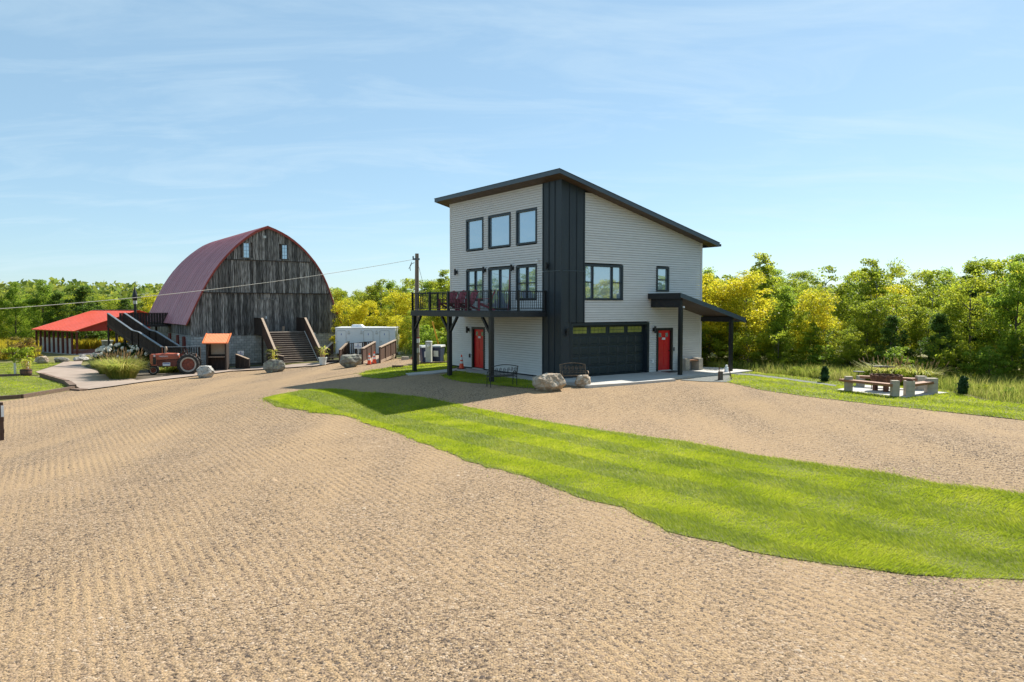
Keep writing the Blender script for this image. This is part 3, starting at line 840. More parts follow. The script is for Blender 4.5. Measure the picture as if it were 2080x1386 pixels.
def entry_door(face, a, b, z0, z1, hinge):
    m = MB()
    frame_face(face, a, a + .12, z0, z1, .12, .045, m)
    frame_face(face, b - .12, b, z0, z1, .12, .045, m)
    frame_face(face, a + .121, b - .121, z1 - .12, z1, .12, .045, m)
    fr = m.build('door_frame', 'black', house)
    a2, b2, zt = a + .12, b - .12, z1 - .12
    d = frame_face(face, a2, b2, z0 + .04, zt, .13, -.07, MB()).build('door', 'reddoor', house)
    wd = b2 - a2
    for (u0, u1, q0, q1) in ((.13, .45, .08, .42), (.55, .87, .08, .42), (.13, .45, .47, .80), (.55, .87, .47, .80)):
        zz0 = z0 + .1 + q0 * (zt - z0 - .1); zz1 = z0 + .1 + q1 * (zt - z0 - .1)
        frame_face(face, a2 + u0 * wd, a2 + u1 * wd, zz0, zz1, .075, -.055, MB()).build('door_panel', 'reddoor', d)
    for u in (.24, .76):
        frame_face(face, a2 + u * wd - .09, a2 + u * wd + .09, zt - .33, zt - .13, .075, -.062, MB()).build('door_light', 'glass', d)
    frame_face(face, a2 + .5 * wd - .12, a2 + .5 * wd + .12, zt - .47, zt - .36, .055, -.045, MB()).build('door_sign', 'white', d)
    k = a2 + (.08 if hinge else .92) * wd
    hm = MB()
    if face == 'L': hm.lathe([(.0, -.0), (.03, .0), (.035, .03), (.0, .05)], 10, (.0, k, z0 + 1.0), 'x')
    else: hm.lathe([(.0, -.0), (.03, .0), (.035, .03), (.0, .05)], 10, (k, .0, z0 + 1.0), 'y')
    hm.build('handle', 'black', d)
    frame_face(face, a2 - .02, b2 + .02, z0 - .02, z0 + .038, .12, .06, MB()).build('threshold', 'concrete', d)
entry_door('L', 6.23, 7.47, .06, 2.26, 1)
entry_door('R', 6.04, 7.2, .12, 2.26, 0)

# garage door: five sections, raised panels, one row of lights
m = MB()
m.box(.52, .64, -.06, .30, .1, 2.57).box(5.38, 5.5, -.06, .30, .1, 2.57).box(.641, 5.379, -.06, .30, 2.46, 2.57)
gfr = m.build('garage_frame', 'frame', house)
g0, g1 = .64, 5.38
gd = MB().box(g0, g1, .26, .30, .1, 2.46).build('garage_door', 'garage', house)
rowh = 2.36 / 5
for rI in range(5):
    z0 = .1 + rI * rowh
    MB().box(g0 + .005, g1 - .005, .225, .259, z0 + .006, z0 + rowh - .006).build('door_section', 'garage', gd)
    if rI < 4:
        for k in range(8):
            pw = (g1 - g0) / 8
            x0 = g0 + k * pw + .05
            MB().hexa([(x0, .224, z0 + .07), (x0 + pw - .1, .224, z0 + .07), (x0 + pw - .1, .224, z0 + rowh - .07), (x0, .224, z0 + rowh - .07),
                       (x0 + .03, .205, z0 + .10), (x0 + pw - .13, .205, z0 + .10), (x0 + pw - .13, .205, z0 + rowh - .10), (x0 + .03, .205, z0 + rowh - .10)]).build('raised_panel', 'garage', gd)
    else:
        for k in range(4):
            pw = (g1 - g0) / 4
            x0, x1 = g0 + k * pw + .07, g0 + (k + 1) * pw - .10
            zb, zt = z0 + .06, z0 + rowh - .05
            gw = MB().box(x0, x1, .208, .224, zb, zb + .035).box(x0, x1, .208, .224, zt - .035, zt).box(x0, x0 + .035, .208, .224, zb + .036, zt - .036).box(x1 - .035, x1, .208, .224, zb + .036, zt - .036).build('light_frame', 'garage', gd)
            for i in range(4):
                for j in range(2):
                    pw2 = (x1 - x0 - .07) / 4; ph = (zt - zb - .07) / 2
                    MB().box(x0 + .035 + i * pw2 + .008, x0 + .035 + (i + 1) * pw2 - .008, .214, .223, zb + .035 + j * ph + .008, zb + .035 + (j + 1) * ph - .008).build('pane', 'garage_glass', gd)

# wall lamps
def sconce(face, k, z):
    m = MB()
    if face == 'L':
        m.box(-.055, -.02, k - .06, k + .06, z - .09, z + .09).box(-.10, -.05, k - .025, k + .025, z - .03, z + .03)
        m.lathe([(.0, -.17), (.055, -.17), (.055, .17), (.0, .17)], 12, (-.15, k, z))
    else:
        m.box(k - .06, k + .06, -.055, -.02, z - .09, z + .09).box(k - .025, k + .025, -.10, -.05, z - .03, z + .03)
        m.lathe([(.0, -.17), (.055, -.17), (.055, .17), (.0, .17)], 12, (k, -.15, z))
    m.build('wall_lamp', 'black', house)
for k, z in ((7.77, 2.1), (8.97, 5.2), (6.15, 5.2), (3.68, 5.2)): sconce('L', k, z)
for k, z in ((.24, 2.19), (5.82, 2.19)): sconce('R', k, z)
m = MB().box(-.09, -.05, .84, .96, 5.08, 5.26).lathe([(.0, -.16), (.055, -.16), (.055, .16), (.0, .16)], 12, (-.16, .9, 5.17)).build('wall_lamp', 'black', house)
MB().lathe([(.0, .0), (.05, .0), (.05, .16), (.03, .17), (.0, .17)], 10, (-.13, 1.55, 5.45), 'y').box(-.12, -.02, 1.55, 1.59, 5.46, 5.5).build('security_camera', 'white', house)
MB().box(5.72, 5.82, -.09, -.02, .55, .72).build('outlet_box', 'white', house)
MB().box(7.27, 7.31, -.06, -.02, 1.1, 1.28).build('doorbell', 'black', house)
MB().box(-.07, -.02, 7.62, 7.72, .62, .82).build('outlet_box', 'black', house)

# balcony on posts
DZ = 3.14
DS0, DS1, DR = 1.0, 8.36, -3.15
deck = MB().box(DR + .06, -.08, DS0 + .06, DS1 - .06, 2.93, 3.02).build('balcony', 'deckpaint', house)
nb = 21
for k in range(nb):
    a = DR + (abs(DR) - .08) * k / nb
    MB().box(a + .006, a + (abs(DR) - .08) / nb - .006, DS0, DS1, DZ - .045, DZ).build('deck_board', 'deckpaint', deck)
MB().box(DR - .02, DR + .055, DS0 - .02, DS1 + .02, 2.86, 3.09).build('rim_beam', 'deckpaint', deck)
MB().box(DR + .056, -.08, DS0 - .02, DS0 + .055, 2.86, 3.09).build('rim_beam', 'deckpaint', deck)
MB().box(DR + .056, -.08, DS1 - .055, DS1 + .02, 2.86, 3.09).build('rim_beam', 'deckpaint', deck)
for k, s in enumerate((1.1, 4.68, 8.25)):
    MB().box(-3.12, -2.94, s - .09, s + .09, -.05, 2.858).build('post', 'black', deck)
    MB().box(-3.15, -2.91, s - .12, s + .12, -.05, .04).build('post_base', 'black', deck)
    for sg in (-1, 1):
        if (k == 0 and sg < 0) or (k == 2 and sg > 0): continue
        MB().bar((-3.03, s + sg * .08, 2.15), (-3.03, s + sg * .72, 2.86), .1, .11, (1, 0, 0)).build('brace', 'black', deck)
# railing: posts, rails and pickets
def railing(p0, p1, nposts):
    p0, p1 = Vector(p0), Vector(p1)
    d = (p1 - p0)
    L = d.length
    for i in range(nposts):
        p = p0 + d * i / (nposts - 1)
        MB().box(p.x - .045, p.x + .045, p.y - .045, p.y + .045, DZ, 4.06).build('rail_post', 'black', deck)
    MB().bar((p0.x, p0.y, 4.01), (p1.x, p1.y, 4.01), .05, .045).build('top_rail', 'black', deck)
    MB().bar((p0.x, p0.y, DZ + .09), (p1.x, p1.y, DZ + .09), .04, .035).build('bottom_rail', 'black', deck)
    n = int(L / .115)
    for i in range(1, n):
        p = p0 + d * i / n
        link_mesh('picket', PICK, deck, (p.x, p.y, DZ + .1))
PICK = MB().box(-.0095, .0095, -.0095, .0095, 0, .79).mesh('picket', 'black')
railing((DR + .06, DS0 + .06, 0), (DR + .06, DS1 - .06, 0), 5)
railing((DR + .06, DS0 + .06, 0), (-.12, DS0 + .06, 0), 3)
railing((DR + .06, DS1 - .06, 0), (-.12, DS1 - .06, 0), 3)

# porch roof over the side door
PS = -2.05
def pz(r): return 3.95 - .253 * (r - 5.5)
prf = MB().hexa([(5.45, PS, pz(5.45) - .10), (10.25, PS, pz(10.25) - .10), (10.25, -.03, pz(10.25) - .10), (5.45, -.03, pz(5.45) - .10),
                 (5.45, PS, pz(5.45)), (10.25, PS, pz(10.25)), (10.25, -.03, pz(10.25)), (5.45, -.03, pz(5.45))]).build('porch_roof', 'roofmetal', house)
MB().hexa([(5.45, PS - .035, pz(5.45) - .2), (10.25, PS - .035, pz(10.25) - .2), (10.25, PS - .003, pz(10.25) - .2), (5.45, PS - .003, pz(5.45) - .2),
           (5.45, PS - .035, pz(5.45) + .01), (10.25, PS - .035, pz(10.25) + .01), (10.25, PS - .003, pz(10.25) + .01), (5.45, PS - .003, pz(5.45) + .01)]).build('fascia', 'fascia', prf)
MB().box(5.41, 5.447, PS - .035, -.03, pz(5.5) - .26, pz(5.5) + .02).build('fascia', 'black', prf)
MB().box(5.62, 5.74, -1.95, -.03, 3.29, 3.70).build('end_beam', 'black', prf)
MB().box(10.253, 10.29, PS - .03, -.03, pz(10.25) - .2, pz(10.25) + .01).build('fascia', 'fascia', prf)
for k in range(19):
    r0 = 5.46 + k * .2515
    MB().hexa([(r0 + .004, PS + .0, pz(r0) - .125), (r0 + .2475, PS + .0, pz(r0 + .25) - .125), (r0 + .2475, -.035, pz(r0 + .25) - .125), (r0 + .004, -.035, pz(r0) - .125),
               (r0 + .004, PS + .0, pz(r0) - .103), (r0 + .2475, PS + .0, pz(r0 + .25) - .103), (r0 + .2475, -.035, pz(r0 + .25) - .103), (r0 + .004, -.035, pz(r0) - .103)]).build('soffit_board', 'soffit', prf)
MB().box(5.6, 5.76, -1.97, -1.81, .09, 3.288).build('porch_post', 'black', prf)
MB().box(9.3, 9.46, -1.97, -1.81, .09, pz(9.4) - .40).build('porch_post', 'black', prf)
MB().box(9.30, 9.46, -1.97, -.03, pz(9.4) - .398, pz(9.4) - .15).build('end_beam', 'black', prf)
MB().lathe([(.0, 0), (.045, 0), (.05, .05), (.0, .07)], 10, (5.8, -2.0, 3.3), 'y').build('flood_lamp', 'white', prf)

# concrete around the house
def slab(name, poly, z0, z1, m='concrete', parent=house):
    return MB().prism(poly, z0, z1).build(name, m, parent)
def world(r, s):
    c, sn = math.cos(HR), math.sin(HR)
    return (HC[0] + r * c - s * sn, HC[1] + r * sn + s * c)
apron = MB().prism([world(*p) for p in [(-.9, -2.87), (.2, -2.98), (1.09, -3.07), (4.05, -3.1), (4.1, -2.55), (8.6, -2.55), (10.6, -2.3), (10.6, -.05), (10.2, .6), (9.3, .6), (9.3, .02), (-.05, .02), (-.9, -.6)]], -.1, .10).build('garage_apron', 'concrete')
tag(apron, kind='structure')
walk = MB().prism([world(*p) for p in [(-1.15, 7.2), (-1.12, -.2), (-.92, -.6), (-.06, .03), (-.02, .06), (-.02, 8.0), (-1.0, 8.0), (-2.43, 7.45), (-4.2, 7.0), (-4.35, 6.25), (-3.18, 6.15), (-1.9, 6.55)]], -.1, .045).build('walkway', 'concrete')
tag(walk, kind='structure')

# ------------------------------------------------------------------ the barn
BW = (-19.329, 60.706)
barn = empty('barn', (*BW, 0), HR, 'weathered wooden barn with rounded maroon metal roof and block foundation', 'barn')
BC, BH, BL = -.70, 5.95, 17.5          # centre of the front, half width, length
PROFS = {1: [(0, 9.80), (.62, 9.58), (1.1, 9.37), (1.63, 9.10), (2.15, 8.76), (2.64, 8.37), (3.07, 7.99), (3.47, 7.56), (3.9, 7.06), (4.31, 6.47), (4.65, 5.87), (4.95, 5.22), (5.23, 4.48), (5.5, 3.67), (5.78, 2.85), (6.08, 2.1), (6.2, 1.88)],
         -1: [(0, 9.80), (.5, 9.60), (.96, 9.37), (1.35, 9.11), (1.74, 8.81), (2.13, 8.49), (2.51, 8.14), (2.9, 7.76), (3.27, 7.35), (3.75, 6.77), (4.21, 6.12), (4.65, 5.40), (5.07, 4.60), (5.4, 3.93), (5.72, 3.25), (6.03, 2.55), (6.33, 1.92)]}
PROF = PROFS[1]
def arch(x):
    PF = PROFS[1 if x > 0 else -1]
    x = abs(x)
    for (a, za), (b, zb) in zip(PF, PF[1:]):
        if x <= b: return za + (zb - za) * (x - a) / (b - a)
    return PF[-1][1]
ZF = 1.18                                # top of the foundation
gnd = -1.45
# core behind the boards
prof_pts = [(BC - x, z - .12) for x, z in PROFS[-1][::-1] if x < 5.8] + [(BC + x, z - .12) for x, z in PROFS[1][1:] if x < 5.8]
poly = [(BC - BH + .1, ZF)] + prof_pts + [(BC + BH - .1, ZF)]
MB().prism(poly, .06, BL - .05, 'y').build('wall', 'barnwood', barn)
MB().box(BC - BH + .05, BC + BH - .05, .05, BL - .1, gnd, ZF).build('foundation', 'mortar', barn)
# front boards in three tiers, each cut by the arch
tiers = [(ZF - .12, 4.62), (4.42, 7.24), (7.04, 9.8)]
random.seed(3)
for ti, (z0, z1) in enumerate(tiers):
    x = BC - BH
    y0 = -.03 - .045 * ti
    while x < BC + BH - .02:
        w_ = random.uniform(.19, .29)
        xe = min(x + w_, BC + BH)
        a, b = x + .013, xe - .013
        ta, tb = min(z1, arch(a - BC) - .06), min(z1, arch(b - BC) - .06)
        if min(ta, tb) > z0 + .05:
            zb_ = z0 - random.uniform(0, .05)
            yy = y0 - random.uniform(0, .03)
            skip_win = ti == 2 and (((a > -2.66 and a < -2.1) or (b > -2.66 and b < -2.1)) or ((a > .44 and a < .97) or (b > .44 and b < .97)))
            parts = [(zb_, ta, tb)]
            if skip_win: parts = [(zb_, 7.24, 7.24), (8.46, ta, tb)]
            for q0, qa, qb in parts:
                if min(qa, qb) - q0 < .04: continue
                MB().hexa([(a, yy, q0), (b, yy, q0), (b, .05, q0), (a, .05, q0), (a, yy, qa), (b, yy, qb), (b, .05, qb), (a, .05, qa)]).build('wall_board', 'barnwood', barn)
        x = xe
for z_, xa in ((4.47, 5.15), (7.10, 3.55)):  # dark strips stand in for the shadow lines under the board tiers
    MB().box(BC - xa, BC + xa, -.16, -.03, z_ - .075, z_ - .02).build('tier_shadow_strip', 'darkwood', barn)
# plank door above the stairs
bd = MB().box(-1.55, .02, -.062, -.052, 1.2, 3.88).build('barn_door', 'barnwood', barn)
for k in range(7):
    x0 = -1.55 + k * .2243
    MB().box(x0 + .006, x0 + .218, -.082, -.0625, 1.22, 3.86).build('door_board', 'barnwood', bd)
MB().box(-1.6, .07, -.10, -.05, 3.885, 3.97).build('door_header', 'barnwood', bd)
MB().box(-.93, -.85, -.10, -.083, 2.35, 2.55).build('door_latch', 'white', bd)
# gable windows
for a, b in ((-2.62, -2.12), (.47, .95)):
    w = MB().box(a - .05, a + .02, -.16, .03, 7.25, 8.46).box(b - .02, b + .05, -.16, .03, 7.25, 8.46).box(a + .021, b - .021, -.16, .03, 8.39, 8.46).box(a - .07, b + .07, -.19, .03, 7.18, 7.249).build('window', 'barnwood', barn)
    for i in range(2):
        for j in range(4):
            pw, ph = (b - a - .04) / 2, 1.14 / 4
            MB().box(a + .02 + i * pw + .012, a + .02 + (i + 1) * pw - .012, -.04, -.02, 7.25 + j * ph + .012, 7.25 + (j + 1) * ph - .012).build('pane', 'glass', w)
    MB().box(a + .021, b - .021, -.015, .02, 7.25, 8.388).build('sash', 'bluecap', w)
MB().box(-1.05, -.82, -.19, -.12, 8.86, 9.06).build('vent_plate', 'greybox', barn)
# roof panels: ribbed strips over each side
pan = 20
ys0, ys1 = -.28, BL + .2
pwid = (ys1 - ys0) / pan
def roof_panel_mesh(side):
    PROF = PROFS[side]
    m_ = MB()
    cs = [0, .02, .05, .08, pwid * .5 - .03, pwid * .5, pwid * .5 + .03, pwid - .005]
    hs = [0, .0, .035, 0, 0, .022, 0, 0]
    nP = len(PROF)
    vs, fs = [], []
    for i, (x, z) in enumerate(PROF):
        x2, z2 = PROF[min(i + 1, nP - 1)]; x1, z1_ = PROF[max(i - 1, 0)]
        tx, tz = x2 - x1, z2 - z1_
        ln = math.hypot(tx, tz)
        nx, nz = -tz / ln, tx / ln
        for c, h in zip(cs, hs):
            vs.append((side * (x + nx * (h + .03)), c, z + nz * (h + .03)))
        for c, h in ((0, 0), (pwid - .005, 0)):
            vs.append((side * (x - nx * .02), c, z - nz * .02))
    k = len(cs) + 2
    for i in range(nP - 1):
        for j in range(len(cs) - 1):
            fs.append((i * k + j, i * k + j + 1, (i + 1) * k + j + 1, (i + 1) * k + j))
        fs.append((i * k + k - 2, i * k + k - 1, (i + 1) * k + k - 1, (i + 1) * k + k - 2))
        fs.append((i * k, i * k + k - 2, (i + 1) * k + k - 2, (i + 1) * k))
        fs.append((i * k + k - 3, i * k + k - 1, (i + 1) * k + k - 1, (i + 1) * k + k - 3))
    m_.add(vs, fs)
    return m_.mesh('roof_panel', 'barnroof')
for side in (-1, 1):
    me = roof_panel_mesh(side)
    for k in range(pan):
        link_mesh('roof_panel', me, barn, (BC, ys0 + k * pwid, 0))
MB().tube([(BC, ys0 - .02, 9.80), (BC, ys1, 9.80)], .07, 8).build('ridge_cap', 'barntrim', barn)
for side in (-1, 1):
    mt = MB()
    for (xa, za), (xb, zb) in zip(PROFS[side], PROFS[side][1:]):
        mt.hexa([(BC + side * xa, ys0 - .05, za - .17), (BC + side * xb, ys0 - .05, zb - .17 + .1 * (xb > 6)), (BC + side * xb, ys0 - .003, zb - .17 + .1 * (xb > 6)), (BC + side * xa, ys0 - .003, za - .17),
                 (BC + side * xa, ys0 - .05, za + .05), (BC + side * xb, ys0 - .05, zb + .05), (BC + side * xb, ys0 - .003, zb + .05), (BC + side * xa, ys0 - .003, za + .05)])
    mt.build('rake_trim', 'barntrim', barn)
# side boards under the eave, left side
y = .05
while y < BL - .3:
    w_ = random.uniform(.2, .3)
    MB().box(BC - BH - .02 - random.uniform(0, .012), BC - BH + .08, y + .004, y + w_ - .004, ZF - .08, 2.55).build('side_board', 'barnwood', barn)
    y += w_
# concrete blocks: front and left side
blk = MB().box(.010, .390, 0, .15, .010, .190).mesh('block', 'block')
blk_h = MB().box(.010, .190, 0, .15, .010, .190).mesh('block', 'block')
for row in range(12):
    z = ZF - .2 * (row + 1)
    if z < -1.3: break
    off = 0 if row % 2 == 0 else -.2
    x = BC - BH + off
    while x < BC + BH - .05:
        if x < BC - BH: link_mesh('block', blk_h, barn, (BC - BH, -.02, z)); x += .4; continue
        if x + .4 > BC + BH: link_mesh('block', blk_h, barn, (x, -.02, z)); x += .4; continue
        # blocks hidden behind the stairs are left out
        if not (-1.0 < x < 1.0 and row > 1): link_mesh('block', blk, barn, (x, -.02 + random.uniform(-.004, .004), z))
        x += .4
for row in range(8):
    z = ZF - .2 * (row + 1)
    for k in range(22):
        y = .14 + k * .4 + (.2 if row % 2 else 0)
        link_mesh('block', blk, barn, (BC - BH + .02, y + .4, z), (0, 0, -math.pi / 2))
for k, (y0, y1, z0, z1) in enumerate(((1.9, 2.75, -.35, .95), (4.4, 5.1, .05, 1.0), (7.6, 8.4, .4, 1.05))):
    s = MB().box(BC - BH - .06, BC - BH + .02, y0, y1, z0, z1).build('shutter', 'redshut', barn)
    for j in range(4):
        MB().box(BC - BH - .085, BC - BH - .061, y0 + j * (y1 - y0) / 4 + .008, y0 + (j + 1) * (y1 - y0) / 4 - .008, z0 + .02, z1 - .02).build('shutter_board', 'redshut', s)

# front stairs of the barn: a thing of its own
st = empty('barn_stairs', (*BW, 0), HR, 'wide dark wooden staircase with solid railings leading up to the barn door', 'stairs')
NT, RUN, Z1 = 15, 3.15, 1.30
ZG = -1.02
LA = 2.15                     # landing depth
SX0, SX1 = -1.82, 1.6
MB().box(SX0, SX1, -LA, -.10, Z1 - .06, Z1).build('landing', 'tread', st)
rise = (Z1 - ZG) / NT
for k in range(1, NT):
    yk = -LA - RUN * k / (NT - 1)
    zk = Z1 - rise * k
    MB().box(SX0 + .05, SX1 - .05, yk - .02, yk + RUN / (NT - 1) + .015, zk - .045, zk).build('tread', 'tread', st)
    MB().box(SX0 + .05, SX1 - .05, yk + RUN / (NT - 1) - .03, yk + RUN / (NT - 1) - .012, zk + .002, zk + rise - .047).build('riser', 'darkwood', st)
def stair_rail(x):
    a0, a1 = -.10, -LA
    yb = -LA - RUN
    # solid boarded side, cap on top
    n = 6
    for k in range(n):
        q0, q1 = a0 + (a1 - a0) * k / n, a0 + (a1 - a0) * (k + 1) / n
        MB().box(x - .03, x + .03, q1 + .005, q0 - .005, Z1 - .25, Z1 + 1.1).build('rail_board', 'darkwood', st)
    n = 16
    for k in range(n):
        t0, t1 = k / n, (k + 1) / n
        y0, y1 = a1 + (yb - a1) * t0 - .005, a1 + (yb - a1) * t1 + .005
        zt0, zt1 = Z1 + 1.1 - (Z1 - ZG) * t0, Z1 + 1.1 - (Z1 - ZG) * t1
        MB().hexa([(x - .03, y0, zt0 - 1.32), (x + .03, y0, zt0 - 1.32), (x + .03, y1, max(ZG - .08, zt1 - 1.32)), (x - .03, y1, max(ZG - .08, zt1 - 1.32)),
                   (x - .03, y0, zt0), (x + .03, y0, zt0), (x + .03, y1, zt1), (x - .03, y1, zt1)]).build('rail_board', 'stainwood', st)
    MB().bar((x, a0, Z1 + 1.12), (x, a1 - .02, Z1 + 1.12), .16, .04).build('rail_cap', 'darkwood', st)
    MB().bar((x, a1 - .02, Z1 + 1.13), (x, yb, ZG + 1.13), .17, .045).build('rail_cap', 'railcap', st)
    for (yy, zt) in ((a1, Z1 + 1.08), (yb + .05, ZG + 1.08)):
        MB().box(x - .06, x + .06, yy - .06, yy + .06, ZG - .3, zt).build('newel_post', 'darkwood', st)
stair_rail(SX0 - .02); stair_rail(SX1 + .02)
MB().bar((SX1 - .09, -LA - .1, Z1 + .06), (SX1 - .09, -LA - RUN + .1, ZG + .17), .035, .03).build('stair_rope', 'conewhite', st)
pl = MB().box(.22, .38, -.75, -.6, Z1, Z1 + .42).build('wood_block', 'railcap'); pl.parent = None
pl.location = (*BW, 0); pl.rotation_euler = (0, 0, HR)
tag(pl, 'pale upright block standing at the top of the barn stairs', 'block')

# sign on the foundation behind the stair rail
sg = empty('wall_sign', (*BW, 0), HR, 'white sign with dark lettering on the barn foundation right of the stairs', 'sign')
MB().prism([(2.2, .1), (3.18, .1), (3.22, .14), (3.22, 1.1), (3.18, 1.14), (2.2, 1.14), (2.16, 1.1), (2.16, .14)], -.065, -.04, 'y').build('board', 'white', sg)
text('lettering', 'HOUSE', .22, 'signblack', sg, (2.70, -.067, .88), (R(90), 0, 0))
text('lettering', 'RUSTIC', .27, 'signblack', sg, (2.69, -.067, .60), (R(90), 0, 0))

# ---- PART2

# ------------------------------------------------------------------ access ramp beside the barn
ramp = empty('access_ramp', (-24.95, 54.0, gz(-25)), 0, 'long dark wooden ramp with wavy railings climbing beside the barn', 'ramp')
def ramp_path():
    p0 = Vector((2.3, 1.0, .75)); p1 = Vector((0, 0, .75)); p2 = Vector((-3.1, 2.85, 1.75)); p3 = Vector((-4.0, 3.65, 1.85)); p4 = Vector((-7.7, 7.0, 3.15))
    return [p0, p1, p2, p3, p4]
def ramp_side(off, skip_first=False, bottom=True):
    pts = ramp_path()
    d = Vector((-7.7, 7.0, 0)).normalized()
    nrm = Vector((d.y, -d.x, 0)) * off
    if skip_first: pts = pts[1:]
    pp = [p + nrm for p in pts]
    for a, b in zip(pp, pp[1:]):
        L = (b - a).length
        n = max(2, int(L / .15))
        for k in range(n):
            t = (k + .5) / n
            p = a.lerp(b, t)
            zl = p.z + (.08 if bottom else .08)
            MB().box(p.x - .04, p.x + .04, p.y - .012, p.y + .012, zl, p.z + .98).build('picket', 'darkwood', ramp)
        MB().bar(a + Vector((0, 0, 1.04)), b + Vector((0, 0, 1.04)), .17, .05).build('rail_cap', 'bluecap', ramp)
        MB().bar(a + Vector((0, 0, .03)), b + Vector((0, 0, .03)), .06, .24).build('stringer', 'darkwood', ramp)
        m_ = max(1, int(L / 1.7))
        for k in range(m_ + 1):
            p = a.lerp(b, k / m_)
            MB().box(p.x - .055, p.x + .055, p.y - .055, p.y + .055, -.3, p.z + 1.0).build('post', 'darkwood', ramp)
ramp_side(-.65); ramp_side(.65, True)
pts = ramp_path()
dn = Vector((-7.7, 7.0, 0)).normalized(); nn = Vector((dn.y, -dn.x, 0)) * .6
for a, b in zip(pts[1:], pts[2:]):
    MB().hexa([a - nn, a + nn, b + nn, b - nn, a - nn + Vector((0, 0, .05)), a + nn + Vector((0, 0, .05)), b + nn + Vector((0, 0, .05)), b - nn + Vector((0, 0, .05))]).build('ramp_floor', 'tread', ramp)
# upper platform to the barn's rear side
pe = pts[-1]
for k in range(24):
    t = k / 23
    p = Vector((pe.x - .2 + 4.2 * t, pe.y + 1.0 + 2.6 * t, pe.z))
    MB().bar((p.x - .085, p.y - .05, p.z + .45), (p.x + .085, p.y + .05, p.z + .45), .03, 1.1).build('picket', 'darkwood', ramp)
MB().bar((pe.x - .3, pe.y + 1.0, pe.z + 1.03), (pe.x + 4.1, pe.y + 3.6, pe.z + 1.03), .16, .05).build('rail_cap', 'darkwood', ramp)
MB().prism([(pe.x - .5, pe.y - .6), (pe.x + .8, pe.y - .2), (pe.x + 4.6, pe.y + 2.3), (pe.x + 4.0, pe.y + 3.5), (pe.x - .4, pe.y + .9)], pe.z - .1, pe.z + .03).build('platform', 'darkwood', ramp)
for (dx, dy) in ((-.4, .7), (.7, -.1), (2.2, 2.2), (3.8, 3.2)):
    MB().box(pe.x + dx - .07, pe.x + dx + .07, pe.y + dy - .07, pe.y + dy + .07, -.3, pe.z - .1).build('post', 'darkwood', ramp)

# ------------------------------------------------------------------ pavilion
pv = empty('pavilion', (-42.74, 72.47, gz(-43)), math.atan2(.593, -.805), 'open pavilion with bright red metal roof on slim dark red posts', 'pavilion')
# local x: along the eave (away), local y: minus = across the gable
PLn, PHW, PE, PR_ = 9.45, 6.0, 2.42, 4.32
pan = 12
for side in (0, 1):
    for k in range(pan):
        x0 = -.3 + k * (PLn + .6) / pan; x1 = x0 + (PLn + .6) / pan
        ya, yb = (.35, -PHW) if side == 0 else (-2 * PHW - .35, -PHW)
        za = PE - .35 * (PR_ - PE) / PHW
        m_ = MB()
        m_.hexa([(x0 + .004, ya, za), (x1 - .004, ya, za), (x1 - .004, yb, PR_), (x0 + .004, yb, PR_), (x0 + .004, ya, za + .05), (x1 - .004, ya, za + .05), (x1 - .004, yb, PR_ + .05), (x0 + .004, yb, PR_ + .05)])
        m_.bar((x0 + .03, ya, za + .06), (x0 + .03, yb, PR_ + .06), .05, .03)
        m_.build('roof_panel', 'redmetal', pv)
MB().bar((-.3, -PHW, PR_ + .07), (PLn + .3, -PHW, PR_ + .07), .3, .03).build('ridge_cap', 'bluecap', pv)
for x in (-.02, PLn):
    n = 24
    for k in range(n):
        y0, y1 = -2 * PHW * k / n, -2 * PHW * (k + 1) / n
        f_ = lambda y: PE + (PR_ - PE) * (1 - abs(y + PHW) / PHW) - .03
        if x < 1 or True:
            MB().hexa([(x, y0 - .004, PE - .12), (x + .04, y0 - .004, PE - .12), (x + .04, y1 + .004, PE - .12), (x, y1 + .004, PE - .12), (x, y0 - .004, f_(y0)), (x + .04, y0 - .004, f_(y0)), (x + .04, y1 + .004, f_(y1)), (x, y1 + .004, f_(y1))]).build('gable_panel', 'redsiding', pv)
MB().box(-.2, PLn + .2, -.09, .07, PE - .2, PE - .04).build('eave_beam', 'railcap', pv)
MB().box(-.2, PLn + .2, -2 * PHW - .07, -2 * PHW + .09, PE - .2, PE - .04).build('eave_beam', 'railcap', pv)
for k in range(10):
    x = .05 + k * (PLn - .1) / 9
    w_ = .085 if k != 3 else .12
    MB().box(x - w_, x + w_, -.09, .07, -.1, PE - .2).build('post', 'redpost', pv)
for k in range(5):
    x = .1 + k * (PLn - .2) / 4
    MB().box(x - .09, x + .09, -2 * PHW - .07, -2 * PHW + .09, -.1, PE - .2).build('post', 'redpost', pv)
for y in (-3.9, -8.4):
    MB().box(.0, .16, y - .08, y + .08, -.1, PE - .12).build('post', 'redpost', pv)
MB().box(-.3, PLn + .3, -2 * PHW - .2, .2, -.15, .03).build('floor_slab', 'concrete', pv)
for k in range(22):
    x = 1.7 + k * .35
    MB().box(x + .006, x + .344, -.30, -.26, .03, 1.55 - .01 * (k % 3)).build('screen_board', 'white', pv)
